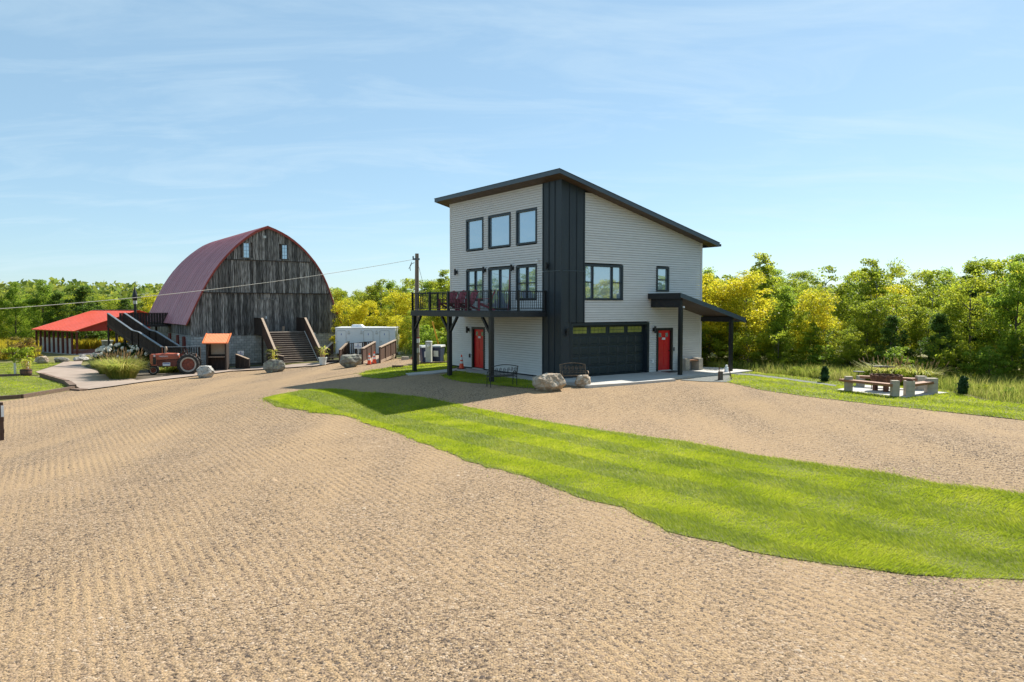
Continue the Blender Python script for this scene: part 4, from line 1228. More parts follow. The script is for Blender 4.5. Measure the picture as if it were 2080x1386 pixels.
# chimney and fireplace
fp = empty('stone_fireplace', (-39.5, 72.0, gz(-40) + .0), 0.6, 'grey stone fireplace pillar standing under the red pavilion roof', 'fireplace')
MB().prism([(-.42, -.4), (.42, -.4), (.45, .4), (-.45, .4)], 0, 1.35).build('stone_body', 'rock', fp)
MB().box(-.5, .5, -.48, .48, 1.352, 1.45).build('cap_stone', 'rockpale', fp)
ch = empty('stove_chimney', (-38.9, 76.3, gz(-40)), 0, 'black stovepipe with pointed cap rising behind the pavilion ridge', 'chimney')
MB().lathe([(.0, 3.0), (.13, 3.0), (.13, 5.3), (.0, 5.3)], 12).build('pipe', 'black', ch)
MB().lathe([(.15, 5.0), (.19, 5.0), (.19, 5.35), (.15, 5.35)], 12).build('pipe_collar', 'greybox', ch)
MB().lathe([(.0, 5.36), (.2, 5.36), (.24, 5.5), (.24, 5.9), (.15, 6.25), (.04, 6.7), (.0, 7.0)], 14).build('cap', 'black', ch, smooth=True)
MB().box(-.3, .3, -.3, .3, -.1, 3.0).build('stove_body', 'black', ch)

# ------------------------------------------------------------------ tractor
tr = empty('tractor', (-22.75, 51.95, gz(-23)), math.atan2(-.32, -.947), 'old faded red farm tractor parked on the path beside the tall grass', 'tractor')
# local x forward, y left (towards the far side is -y), z up
RWH = .715
def wheel(parent, x, y, r, w_, lugs, rimname='rim'):
    t = MB().lathe([(r * .66, -w_ / 2), (r * .80, -w_ / 2 - .02), (r * .95, -w_ / 2), (r, -w_ * .3), (r, w_ * .3), (r * .95, w_ / 2), (r * .80, w_ / 2 + .02), (r * .66, w_ / 2), (r * .66, -w_ / 2)], 32, (x, y, r), 'y').build('tyre', 'tyre', parent, smooth=False)
    for k in range(lugs):
        a = 2 * math.pi * k / lugs
        for sg in (-1, 1):
            aa = a + (math.pi / lugs if sg > 0 else 0)
            p0 = (x + math.cos(aa) * r * .99, y, r + math.sin(aa) * r * .99)
            p1 = (x + math.cos(aa + .2) * r * .985, y + sg * w_ * .52, r + math.sin(aa + .2) * r * .985)
            MB().bar(p0, p1, .045, .06, (math.cos(aa), 0, math.sin(aa))).build('lug', 'tyre', t)
    for sg in (-1, 1):
        MB().lathe([(r * .58, sg * w_ * .38), (r * .66, sg * w_ * .52), (r * .73, sg * w_ * .53), (r * .73, sg * w_ * .50)], 32, (x, y, r), 'y').build('rim_ring', 'wheelrim', t)
    MB().lathe([(.0, -w_ * .16), (r * .14, -w_ * .2), (r * .2, -w_ * .08), (r * .5, -w_ * .02), (r * .60, -w_ * .38), (r * .665, -w_ * .42), (r * .665, w_ * .42), (r * .60, w_ * .38), (r * .5, w_ * .1), (r * .2, w_ * .1), (r * .14, w_ * .2), (.0, w_ * .2)], 32, (x, y, r), 'y').build(rimname, 'tractordark', t)
    for k in range(8 if lugs else 0):
        a = 2 * math.pi * k / 8
        MB().lathe([(.0, -w_ * .46), (.03, -w_ * .46), (.03, w_ * .46), (.0, w_ * .46)], 6, (x + math.cos(a) * r * .42, y, r + math.sin(a) * r * .42), 'y').build('wheel_bolt', 'tractordark', t)
wheel(tr, 0, .78, RWH, .32, 18); wheel(tr, 0, -.78, RWH, .32, 18)
wheel(tr, 2.28, .20, .32, .17, 0); wheel(tr, 2.28, -.20, .32, .17, 0)
MB().lathe([(.0, -.9), (.10, -.9), (.10, .9), (.0, .9)], 12, (0, 0, RWH), 'y').box(-.32, .75, -.22, .22, .5, .98).build('rear_axle', 'tractordark', tr)
MB().box(.7, 1.5, -.20, .20, .55, 1.02).box(1.45, 2.3, -.16, .16, .62, 1.08).build('engine_block', 'tractordark', tr)
for k in range(4):
    MB().lathe([(.0, .0), (.04, .0), (.04, .10), (.0, .10)], 8, (1.55 + k * .17, .17, .95), 'y').build('manifold_pipe', 'rust', tr)
hood = MB()
sec = [(-.245, 1.06), (-.25, 1.3), (-.20, 1.43), (-.10, 1.49), (.10, 1.49), (.20, 1.43), (.25, 1.3), (.245, 1.06)]
vs, fs = [], []
xs = [(.62, .80, -.03), (.72, .95, .0), (1.4, 1.0, .01), (2.1, .97, -.02), (2.42, .90, -.05)]
for x, k, dz in xs:
    for y, z in sec: vs.append((x, y * k, 1.06 + (z - 1.06) * k + dz))
n = len(sec)
for i in range(len(xs) - 1):
    for j in range(n - 1): fs.append((i * n + j, i * n + j + 1, (i + 1) * n + j + 1, (i + 1) * n + j))
    fs.append((i * n + n - 1, i * n, (i + 1) * n, (i + 1) * n + n - 1))
fs += [tuple(range(n)), tuple((len(xs) - 1) * n + j for j in range(n))]
hood.add(vs, fs).build('hood', 'tractor', tr)
gr = MB().prism([(2.06, .64), (2.36, .62), (2.47, .80), (2.49, 1.40), (2.42, 1.43), (2.06, 1.42)], -.24, .24, 'y').build('grille', 'tractor', tr)
for k in range(8):
    MB().box(2.485, 2.505, -.2, .2, .84 + k * .068, .865 + k * .068).build('grille_slat', 'tractordark', gr)
MB().box(2.1, 2.3, .241, .25, .72, 1.22).box(2.1, 2.3, -.25, -.241, .72, 1.22).build('side_screen', 'black', gr)
MB().tube([(2.28, 0, .30), (2.28, 0, .75)], .06, 8).box(2.22, 2.34, -.2, .2, .28, .36).build('front_axle', 'tractordark', tr)
MB().tube([(1.48, .1, 1.45), (1.48, .1, 1.62)], .03, 8).lathe([(.0, 1.6), (.06, 1.6), (.085, 1.72), (.085, 1.86), (.05, 1.95), (.0, 1.96)], 12, (1.48, .1, 0)).build('air_cleaner', 'railcap', tr, smooth=True)
MB().tube([(1.75, -.12, 1.4), (1.75, -.12, 1.95)], .03, 8).build('exhaust_pipe', 'rust', tr)
MB().tube([(.62, 0, 1.38), (.28, 0, 1.52)], .02, 6).build('steering_shaft', 'tractordark', tr)
ang = [2 * math.pi * k / 20 for k in range(21)]
swm = MB().tube([(.26 + .06 * math.sin(a), .21 * math.cos(a), 1.54 + .2 * math.sin(a)) for a in ang], .018, 6, False)
for k in range(3):
    a = 2 * math.pi * k / 3
    swm.tube([(.26, 0, 1.54), (.26 + .06 * math.sin(a), .21 * math.cos(a), 1.54 + .2 * math.sin(a))], .012, 5)
swm.build('steering_wheel', 'black', tr)
MB().tube([(1.0, .2, 1.4), (.36, .1, 1.62)], .01, 5).build('throttle_rod', 'wire', tr)
MB().prism([(-.42, -.22), (-.42, .22), (-.05, .24), (.0, .12), (.0, -.12), (-.05, -.24)], 1.18, 1.23).box(-.47, -.42, -.22, .22, 1.18, 1.40).tube([(-.2, 0, 1.18), (-.05, 0, .9)], .03, 6).build('seat', 'rust', tr)
MB().box(.25, .55, -.3, -.22, .95, 1.35).tube([(.05, .15, 1.0), (.12, .2, 1.75)], .012, 5).build('lever_bracket', 'tractordark', tr)
for sg in (-1, 1):
    MB().lathe([(.0, .0), (.07, .0), (.085, .06), (.0, .08)], 12, (.66, sg * .33, 1.36), 'x').build('headlight', 'greybox', tr)
MB().bar((-.3, 0, .45), (-.75, 0, .42), .09, .03).build('drawbar', 'railcap', tr)
MB().box(1.2, 1.68, .30, .33, .62, .84).build('plate', 'white', tr)
MB().box(1.23, 1.65, .3315, .334, .75, .80).build('plate_band', 'signblue', tr)
text('hood_lettering', 'FARMALL', .14, 'white', tr, (1.62, .256, 1.27), (R(90), 0, R(180)))
MB().lathe([(.0, .0), (.065, .0), (.065, .006), (.0, .006)], 16, (2.2, .242, 1.33), 'y').build('round_emblem', 'white', tr)
text('emblem_letters', 'IH', .075, 'redsiding', tr, (2.2, .2525, 1.33), (R(90), 0, R(180)))

# ------------------------------------------------------------------ notice kiosk
kk = empty('notice_kiosk', (-21.7, 54.3, gz(-21.7)), R(8), 'small dark wooden kiosk with orange corrugated roof left of the barn stairs', 'kiosk')
MB().box(-.72, -.60, -.35, .45, -.1, 2.1).build('side_wall', 'darkwood', kk)
MB().box(.60, .72, -.35, .45, -.1, 2.1).build('side_wall', 'darkwood', kk)
MB().box(-.60, .60, .36, .44, -.1, 2.35).build('back_wall', 'darkwood', kk)
MB().box(-.52, .5, .30, .355, 1.2, 2.05).build('notice_board', 'blind', kk)
MB().box(-.6, .6, -.2, .3, 1.0, 1.06).build('shelf', 'railcap', kk)
m_ = MB()
for k in range(17):
    x0 = -.85 + k * .1
    za, zb = 2.06, 2.70
    m_.hexa([(x0, -.62, za), (x0 + .05, -.62, za + .025), (x0 + .05, .55, zb + .025), (x0, .55, zb), (x0, -.62, za + .012), (x0 + .05, -.62, za + .037), (x0 + .05, .55, zb + .037), (x0, .55, zb + .012)])
    m_.hexa([(x0 + .05, -.62, za + .025), (x0 + .1, -.62, za), (x0 + .1, .55, zb), (x0 + .05, .55, zb + .025), (x0 + .05, -.62, za + .037), (x0 + .1, -.62, za + .012), (x0 + .1, .55, zb + .012), (x0 + .05, .55, zb + .037)])
kr = m_.build('roof', 'orange', kk)
for x in (-.88, .86):
    MB().bar((x, -.64, 2.07), (x, .57, 2.73), .06, .09).build('roof_trim', 'orange', kr)
MB().box(-.9, .9, -.66, -.625, 2.02, 2.11).build('roof_trim', 'orange', kr)

# low dark fences with sloping tops beside the stairs
def low_fence(name, a, b, za, zb, label, cap='railcap', boardm='darkwood', base=None, solid=True, groupname=None):
    a, b = Vector((*a, gz(a[0]))), Vector((*b, gz(b[0])))
    f = empty(name, a, 0, label, 'railing', groupname)
    d = b - a
    L = Vector((d.x, d.y, 0)).length
    st_ = .13 if solid else .15
    n = max(2, int(L / st_))
    for k in range(n):
        t = (k + .5) / n
        p = d * t
        hgt = za + (zb - za) * t
        u = Vector((d.x, d.y, 0)).normalized() * (st_ * (.48 if solid else .25))
        bs = (base[0] + (base[1] - base[0]) * t) if base else .03
        MB().bar((p.x - u.x, p.y - u.y, p.z + bs + (hgt - bs) / 2), (p.x + u.x, p.y + u.y, p.z + bs + (hgt - bs) / 2), .03, hgt - bs).build('board', boardm, f)
    MB().bar((0, 0, za + .02), (d.x, d.y, d.z + zb + .02), .17, .05).build('rail_cap', cap, f)
    for t in (0, .33, .67, 1):
        p = d * t
        MB().box(p.x - .055, p.x + .055, p.y - .055, p.y + .055, p.z - .1, p.z + za + (zb - za) * t).build('post', boardm, f)
    if base:
        MB().bar((0, 0, base[0]), (d.x, d.y, d.z + base[1]), .10, .17).build('bottom_board', cap, f)
    return f
low_fence('railing', (-20.8, 55.6), (-19.5, 54.6), 1.1, .75, 'low dark railing with pale sloping cap right of the kiosk')
low_fence('railing', (-18.6, 56.0), (-17.2, 55.4), 1.05, .75, 'low dark railing tucked against the left side of the barn stairs')

# sign posts with the wheelchair symbol
def parking_sign(x, y, zt, label):
    s = empty('parking_sign', (x, y, gz(x)), 0, label, 'sign')
    MB().box(-.025, .025, -.02, .02, -.1, zt).build('post', 'greybox', s)
    MB().box(-.24, .24, -.035, -.021, zt - .36, zt).build('plate', 'white', s)
    sy = MB().lathe([(.0, .0), (.022, .0), (.022, .004), (.0, .004)], 8, (0.0, -.040, zt - .06), 'y')
    sy.lathe([(.035, .0), (.05, .0), (.05, .004), (.035, .004)], 14, (.005, -.040, zt - .145), 'y')
    sy.box(-.012, .012, -.041, -.036, zt - .13, zt - .085).box(-.012, .05, -.041, -.036, zt - .145, zt - .128)
    sy.build('symbol', 'signblue', s)
    text('lettering', 'PARKING', .10, 'signblue', s, (0, -.037, zt - .245), (R(90), 0, 0))
parking_sign(-20.6, 56.0, 1.35, 'white and blue parking sign between the kiosk and the barn stairs')
parking_sign(-9.85, 47.2, 1.35, 'white and blue parking sign behind the large boulder by the trailer')

# ------------------------------------------------------------------ restroom trailer
tl = empty('restroom_trailer', (-11.0, 54.2, gz(-11) - .0), R(2), 'long white trailer with three rounded doors beside the barn', 'trailer')
TX0, TX1, TZ0, TZ1 = -1.95, 2.42, .35, 2.20
b = MB().box(TX0, TX1, 0, 2.4, TZ0, TZ1).build('body', 'trailer', tl)
MB().box(TX0 - .03, TX1 + .03, -.03, 2.43, TZ1 + .002, TZ1 + .07).build('roof', 'white', tl)
MB().hexa([(-.9, .6, TZ1 + .07), (.0, .6, TZ1 + .07), (.0, 1.5, TZ1 + .07), (-.9, 1.5, TZ1 + .07), (-.85, .68, TZ1 + .26), (-.2, .68, TZ1 + .26), (-.2, 1.42, TZ1 + .26), (-.85, 1.42, TZ1 + .26)]).build('roof_unit', 'white', tl)
for i, x in enumerate((-1.52, .44, 1.62)):
    rr = .09
    x0, x1, z0, z1 = x - .34, x + .34, TZ0 + .05, TZ1 - .16
    pts_ = []
    for cx, cz, a0 in ((x1 - rr, z1 - rr, 0), (x0 + rr, z1 - rr, 90), (x0 + rr, z0 + rr, 180), (x1 - rr, z0 + rr, 270)):
        for q in range(4): pts_.append((cx + rr * math.cos(R(a0 + q * 30)), cz + rr * math.sin(R(a0 + q * 30))))
    d = MB().prism(pts_, -.012, .002, 'y').build('door', 'trailer', tl)
    MB().tube([(p[0], -.016, p[1]) for p in pts_] + [(pts_[0][0], -.016, pts_[0][1])], .017, 5, False).build('door_seal', 'greybox', d)
    MB().lathe([(.0, .0), (.022, .0), (.022, .005), (.0, .005)], 8, (x, -.02, TZ1 - .38), 'y').box(x - .022, x + .022, -.02, -.014, TZ1 - .50, TZ1 - .405).build('door_symbol', 'signblue', d)
    MB().box(x - .28, x - .22, -.05, -.013, TZ0 + .85, TZ0 + .95).build('handle', 'greybox', d)
for x in (-.98, -.06, 1.05):
    MB().box(x - .06, x + .06, -.03, -.001, TZ1 - .22, TZ1 - .17).build('lamp', 'greybox', tl)
    for k in range(3):
        MB().box(x - .09, x + .09, -.02, -.001, TZ1 - .32 - k * .045, TZ1 - .295 - k * .045).build('vent', 'greybox', tl)
for x in (-.2, .6):
    wheel(tl, x, .2, .33, .2, 0)
MB().box(TX0 + .1, TX1 - .1, .1, 2.3, .22, .349).build('chassis', 'black', tl)
MB().box(TX1 + .05, TX1 + 1.25, .6, 1.8, .25, .42).build('tongue_box', 'greybox', tl)
# wooden platform, steps and ramps in front of the trailer
low_fence('railing', (-11.8, 53.2), (-9.9, 52.6), 1.2, 1.18, 'level picket railing along the front of the white trailer', 'darkwood', 'darkwood', None, False)
low_fence('railing', (-9.4, 46.3), (-9.3, 50.0), .97, 1.22, 'left railing of the wooden ramp to the trailer', 'railcap', 'stainwood', (.08, .22))
low_fence('railing', (-8.25, 46.0), (-7.9, 50.0), .97, 1.22, 'right railing of the wooden ramp to the trailer', 'railcap', 'stainwood', (.08, .22))
low_fence('railing', (-13.5, 52.3), (-13.15, 54.0), .85, 1.4, 'short wooden stair railing at the trailer left corner', 'railcap', 'stainwood', (.1, .5))
low_fence('railing', (-12.2, 52.2), (-11.9, 53.7), .85, 1.35, 'short wooden stair railing right of the trailer steps', 'railcap', 'stainwood', (.1, .5))
rf = MB().hexa([(-9.32, 46.3, gz(-9.3) - .02), (-8.33, 46.0, gz(-8.3) - .02), (-7.98, 50.0, -.12), (-9.2, 50.0, -.12), (-9.32, 46.3, gz(-9.3) + .05), (-8.33, 46.0, gz(-8.3) + .05), (-7.98, 50.0, .04), (-9.2, 50.0, .04)]).build('wooden_ramp', 'railcap')
tag(rf, 'sloping wooden ramp floor between the two trailer railings', 'ramp')
ts = empty('trailer_steps', (-12.7, 52.6, gz(-12.7)), 0, 'two dark wooden steps in front of the white trailer', 'steps')
for k in range(2):
    MB().box(-.6, .55, .25 * k, .25 * k + .3, .16 + .18 * k, .2 + .18 * k).build('tread', 'railcap', ts)
MB().box(-.6, .55, .06, .5, -.1, .155).build('base', 'darkwood', ts)
for i, (x, y, w_, h_, m_, lab) in enumerate(((-6.9, 47.6, .5, .22, 'pierblock', 'pale loose block at the foot of the trailer ramp'), (-6.0, 47.8, 1.1, .15, 'redsiding', 'long reddish bundle lying on the gravel near the trailer'), (-5.6, 46.6, .55, .3, 'white', 'white sack lying near the balcony corner post'))):
    o = MB().hexa([(-w_ / 2, -.15, -.03), (w_ / 2, -.2, -.03), (w_ / 2, .2, -.03), (-w_ / 2, .15, -.03), (-w_ / 2.3, -.1, h_), (w_ / 2.3, -.12, h_ * .8), (w_ / 2.3, .12, h_ * .85), (-w_ / 2.3, .1, h_)]).build(('loose_block', 'bundle', 'sack')[i], m_, None, (x, y, gz(x)), (0, 0, .2))
    tag(o, lab, ('block', 'bundle', 'sack')[i])
gw = MB().box(0, 3.0, 0, .12, -.1, .3).build('low_wall', 'bluecap', None, (-8.4, 55.4, gz(-8.4)), (0, 0, -.1))
tag(gw, 'low grey wall right of the white trailer', 'wall')

# traffic cones
def cone(x, y, s, label, z=None):
    c = empty('traffic_cone', (x, y, gz(x) if z is None else z), random.uniform(0, 1), label, 'cone', 'orange traffic cones')
    MB().prism([(-.18 * s, -.15 * s), (-.15 * s, -.18 * s), (.15 * s, -.18 * s), (.18 * s, -.15 * s), (.18 * s, .15 * s), (.15 * s, .18 * s), (-.15 * s, .18 * s), (-.18 * s, .15 * s)], 0, .035 * s).build('base', 'black', c)
    H_ = .72 * s
    rr = lambda t: (.135 - .107 * t) * s
    for t0, t1, mm, nm in ((.0, .36, 'conecol', 'body'), (.36, .52, 'conewhite', 'band'), (.52, .62, 'conecol', 'body'), (.62, .82, 'conewhite', 'band'), (.82, 1, 'conecol', 'tip')):
        e = .002 if mm == 'conewhite' else 0
        prof = [(.0, .035 * s + t0 * H_), (rr(t0) + e, .035 * s + t0 * H_ + .001), (rr(t1) + e, .035 * s + t1 * H_ - .001), (.0, .035 * s + t1 * H_)]
        MB().lathe(prof, 18).build(nm, mm, c)
cone(-8.78, 45.3, .95, 'left of the two traffic cones at the foot of the trailer ramp')
cone(-8.55, 45.75, 1.02, 'right of the two traffic cones at the foot of the trailer ramp')
cx_, cy_ = world(-.62, 7.55)
cone(cx_, cy_, 1.0, 'traffic cone beside the red door under the balcony', .045)

# ------------------------------------------------------------------ boulders
def boulder(name, loc, size, seed, m, label, rz_=0., taper=.8, top=.75):
    """Angular rock: hull of three jittered rings, faces split and roughened."""
    r = np.random.default_rng(seed)
    bm = bmesh.new()
    for z, rad, n in ((0, taper * .82, 6), (.38, 1.0, 7), (.72, .95, 6), (1.0, top, 5)):
        a0 = r.uniform(0, 6.28)
        for k in range(n):
            a = a0 + 2 * math.pi * k / n + r.normal(0, .22)
            q = rad * r.uniform(.82, 1.08)
            bm.verts.new((q * math.cos(a) * size[0] / 2, q * math.sin(a) * size[1] / 2, (z + r.normal(0, .07)) * size[2]))
    hull = bmesh.ops.convex_hull(bm, input=bm.verts)
    junk = list({g_ for g_ in hull['geom_interior'] + hull['geom_unused'] if isinstance(g_, bmesh.types.BMVert)})
    bmesh.ops.delete(bm, geom=junk, context='VERTS')
    bmesh.ops.triangulate(bm, faces=bm.faces)
    for _ in range(3):
        bmesh.ops.subdivide_edges(bm, edges=bm.edges, cuts=1, use_grid_fill=True)
    bm.normal_update()
    sc_ = min(size) * .022
    ph = r.uniform(0, 6, 8); fr = r.normal(0, 6.0, (8, 3)) / max(size)
    for v in bm.verts:
        d = np.array(v.co)
        v.co += v.normal * (sc_ * sum(math.sin(float(fr[i_] @ d) * (1 + i_ * .7) + ph[i_]) for i_ in range(8)) * .45 + r.normal(0, sc_ * .35))
    me = bpy.data.meshes.new(name); bm.to_mesh(me); bm.free()
    me.materials.append(M[m])
    o = link_mesh(name, me, None, (loc[0], loc[1], loc[2] - .05 * size[2]), (0, 0, rz_))
    return tag(o, label, 'boulder')
boulder('boulder', (1.52, 29.7, gz(1.5, 29.7)), (1.42, 1.0, .68), 5, 'rocktan', 'large pale tan boulder lying in front of the black house corner', .1, .72, .62)
boulder('boulder', (2.98, 30.6, gz(2.98, 30.6)), (.78, .6, .50), 12, 'rocktan', 'small craggy tan rock in front of the ornate bench', .4, .9, .6)
boulder('boulder', (-15.8, 48.9, gz(-15.8)), (1.7, 1.1, .78), 23, 'rock', 'flat topped grey boulder at the foot of the barn stairs', -.2, .7, .85)
boulder('boulder', (-9.75, 44.6, gz(-9.75)), (1.38, 1.0, .78), 33, 'rock', 'big grey green boulder in front of the trailer railing', .3, .55, 1.0)
boulder('boulder', (-20.3, 48.7, gz(-20.3)), (1.35, .95, .78), 47, 'rockpale', 'whitish rock beside the tractor rear wheel', -.3, .75, .7)
for i, (x, y, sx, sy, sz_, m_, lab) in enumerate(((-39.1, 61.3, 1.25, .9, .6, 'rocktan', 'leftmost tan boulder in the row before the pavilion'), (-38.3, 62.6, 1.3, .7, .42, 'rock', 'middle low rock in the row before the pavilion'), (-37.3, 63.8, 1.4, .7, .42, 'rockpale', 'rightmost rock in the row before the pavilion'), (-38.0, 65.2, .8, .6, .5, 'rockpale', 'small pale rock behind the row before the pavilion'))):
    boulder('boulder', (x, y, gz(x)), (sx, sy, sz_), 60 + i, m_, lab, i * .5)

# ------------------------------------------------------------------ benches and balcony chairs
def iron_bench(loc, rz_, m_, label, wd=1.15):
    b = empty('iron_bench', loc, rz_, label, 'bench')
    hw = wd / 2
    for sx in (-hw, hw):
        MB().tube([(sx, .25, 0), (sx, .22, .43), (sx, .27, .62), (sx, .36, .88)], .018, 6).build('leg', m_, b)
        MB().tube([(sx, -.25, 0), (sx, -.22, .43), (sx, -.22, .55), (sx, -.12, .63), (sx, .1, .62), (sx, .27, .62)], .018, 6).build('arm', m_, b)
        MB().tube([(sx, -.22, .42), (sx, .22, .42)], .016, 6).build('seat_support', m_, b)
    for k in range(6):
        y = -.22 + k * .085
        MB().bar((-hw, y, .44), (hw, y, .44), .05, .018).build('seat_slat', m_, b)
    topc = [(-hw + wd * t, .36 + .0, .86 + .08 * math.sin(math.pi * t)) for t in [i / 10 for i in range(11)]]
    MB().tube(topc, .02, 6).build('top_rail', m_, b)
    MB().tube([(-hw, .265, .6), (hw, .265, .6)], .014, 6).tube([(-hw, .245, .52), (hw, .245, .52)], .014, 6).build('back_rail', m_, b)
    nS = 7
    for k in range(nS):
        cx = -hw + wd * (k + .5) / nS
        sp = [(cx + .065 * (1 - q / 26) * math.cos(q * .55 + k), .30 + .03 * math.sin(q * .55 + k), .73 + .105 * (1 - q / 26) * math.sin(q * .55 + k)) for q in range(22)]
        MB().tube(sp, .009, 4).build('scroll', m_, b)
        MB().tube([(cx - .04, .256, .525), (cx + .04, .262, .595)], .007, 4).build('scroll', m_, b)
    return b
iron_bench((-.42, 30.62, 0), R(200), 'iron', 'black iron bench standing on gravel in the house shade')
iron_bench((2.62, 30.95, 0), R(8), 'bronze', 'ornate bronze scrollwork bench behind the rocks by the garage', 1.1)

def adirondack(r, s, rz_, label):
    x, y = world(r, s)
    c = empty('adirondack_chair', (x, y, DZ + .002), HR + rz_, label, 'chair', 'maroon chairs on the balcony')
    for k in range(5):
        xx = -.22 + k * .11
        MB().hexa([(xx - .045, .12, .28), (xx + .045, .12, .28), (xx + .045, .15, .28), (xx - .045, .15, .28), (xx - .05, .46, .95 + .04 * (2 - abs(k - 2))), (xx + .05, .46, .95 + .04 * (2 - abs(k - 2))), (xx + .05, .49, .95 + .04 * (2 - abs(k - 2))), (xx - .05, .49, .95 + .04 * (2 - abs(k - 2)))]).build('back_slat', 'maroon', c)
    for k in range(5):
        y0 = -.38 + k * .105
        MB().hexa([(-.26, y0, .36 - k * .02), (.26, y0, .36 - k * .02), (.26, y0 + .09, .345 - k * .02), (-.26, y0 + .09, .345 - k * .02), (-.26, y0, .385 - k * .02), (.26, y0, .385 - k * .02), (.26, y0 + .09, .37 - k * .02), (-.26, y0 + .09, .37 - k * .02)]).build('seat_slat', 'maroon', c)
    for sx in (-.31, .31):
        MB().box(sx - .06, sx + .06, -.42, .32, .55, .575).build('arm', 'maroon', c)
        MB().box(sx - .02, sx + .02, -.38, -.28, 0, .55).build('front_leg', 'maroon', c)
        MB().bar((sx * .9, -.3, .32), (sx * .9, .45, .03), .03, .1).build('rear_leg', 'maroon', c)
adirondack(-1.3, 7.75, R(-72), 'maroon slatted balcony chair farthest from the corner')
adirondack(-1.5, 6.55, R(-80), 'maroon slatted balcony chair second from the far end')
adirondack(-1.5, 5.5, R(-85), 'maroon slatted balcony chair third from the far end')
adirondack(-1.3, 4.2, R(-120), 'maroon slatted balcony chair in front of the sliding door')
x, y = world(-.35, 3.66)
bm_ = MB().tube([(0, 0, 0), (.08, .0, 1.55)], .018, 6).tube([(.08, 0, 1.55), (.1, 0, 1.75)], .012, 6).build('broom', 'maroon', None, (x, y, DZ), (0, 0, HR))
tag(bm_, 'slender red broom leaning by the right balcony window', 'broom')

# block bench beside the side door
x, y = world(8.2, -.34)
bb_ = empty('block_bench', (x, y, .10), HR, 'small bench of tan blocks with a wooden seat beside the red side door', 'bench')
for sx in (-.50, .50):
    for k in range(3):
        MB().box(sx - .15, sx + .15, -.24, .24, k * .2 + .002, k * .2 + .197).build('block', 'pierblock', bb_)
for k in range(3):
    MB().box(-.345, .345, -.2 + k * .14, -.07 + k * .14, .47, .53).build('plank', 'benchwood', bb_)
x, y = world(6.65, -.5)
dm = MB().box(-.45, .45, -.3, .3, 0, .018).build('door_mat', 'black', None, (x, y, .10), (0, 0, HR))
tag(dm, 'dark door mat before the red side door', 'mat')

# stump and stakes at the corner of the stone
o = MB().lathe([(.0, 0), (.13, 0), (.115, .12), (.11, .42), (.0, .44)], 12).build('wood_stump', 'bark', None, (9.42, 33.25, -.02))
tag(o, 'short wooden post stump at the edge of the crushed stone', 'stump')
o = MB().tube([(0, 0, -.05), (.02, .0, .62)], .018, 6).build('metal_stake', 'rust', None, (9.27, 33.0, 0))
tag(o, 'thin rusty stake beside the wooden stump', 'stake')
o = MB().tube([(0, 0, -.05), (-.14, .1, .66)], .02, 6).build('leaning_stake', 'rust', None, (9.98, 33.4, 0))
tag(o, 'leaning rusty stake at the lawn corner', 'stake')
o = MB().lathe([(.0, 0), (.11, 0), (.10, .25), (.06, .3), (.07, .38), (.0, .4)], 10).build('white_jug', 'white', None, (10.6, 36.4, .06))
tag(o, 'small white jug beside the far porch post', 'jug')

# ------------------------------------------------------------------ fire pit patio
patio = MB().prism([(12.92, 29.3), (14.9, 31.0), (16.75, 28.2), (14.3, 26.75)], -.05, .035).build('patio', 'concrete')
tag(patio, kind='structure')
def pier(x, y, n, wx, wy, h, label, rz_=-.12):
    p = empty('block_pier', (x, y, .035), rz_, label, 'pier', 'concrete block piers around the fire pit')
    for k in range(n):
        MB().box(-wx / 2, wx / 2, -wy / 2, wy / 2, k * h / n + .002, (k + 1) * h / n - .003).build('block', 'pierblock', p)
pier(13.15, 28.75, 3, .25, .25, .57, 'leftmost block pier of the fire pit seating')
pier(14.08, 27.05, 3, .25, .24, .58, 'left one of the two front block piers')
pier(14.66, 27.15, 3, .31, .26, .56, 'right one of the two front block piers')
pier(15.98, 28.05, 3, .38, .30, .57, 'rightmost block pier of the fire pit seating')
pier(16.2, 29.15, 3, .34, .28, .55, 'back right block pier of the fire pit seating')
pier(14.35, 30.3, 2, .26, .26, .45, 'back left block pier of the fire pit seating')
def plank_seat(a, b, label, z=.44):
    s = empty('plank_seat', (a[0], a[1], z), 0, label, 'bench', 'timber seats around the fire pit')
    d = Vector((b[0] - a[0], b[1] - a[1], 0))
    nn_ = Vector((-d.y, d.x, 0)).normalized()
    for k in (-1, 1):
        MB().bar(nn_ * .085 * k, d + nn_ * .085 * k, .16, .09).build('plank', 'benchwood', s)
plank_seat((12.98, 29.0), (14.05, 27.0), 'timber seat between the leftmost pier and the front piers')
plank_seat((14.7, 27.15), (16.0, 28.1), 'timber seat between the front piers and the rightmost pier')
plank_seat((14.3, 30.35), (16.1, 29.2), 'timber seat along the back of the fire pit')
for (x, y) in ((14.68, 27.15),):
    o = MB().lathe([(.0, 0), (.13, 0), (.12, .05), (.09, .08), (.0, .09)], 9).build('kindling_pile', 'rust', None, (x, y, .598))
    tag(o, 'dark kindling lying on the right front block pier', 'wood')
fpit = empty('fire_pit', (14.62, 28.75, .035), .3, 'rusty corrugated fire bowl on a short stand in the middle of the patio', 'fire pit')
m_ = MB(); vs, fs = [], []
n = 56
for zi, (rad, z) in enumerate(((.52, .38), (.57, .62), (.53, .62), (.48, .38))):
    for k in range(n):
        a = 2 * math.pi * k / n
        q = rad + (.022 if k % 2 else -.01)
        vs.append((q * math.cos(a), q * math.sin(a), z + (.02 if k % 4 < 2 and zi in (1, 2) else 0)))
for zi in range(3):
    for k in range(n): fs.append((zi * n + k, zi * n + (k + 1) % n, (zi + 1) * n + (k + 1) % n, (zi + 1) * n + k))
m_.add(vs, fs).build('bowl', 'rust', fpit)
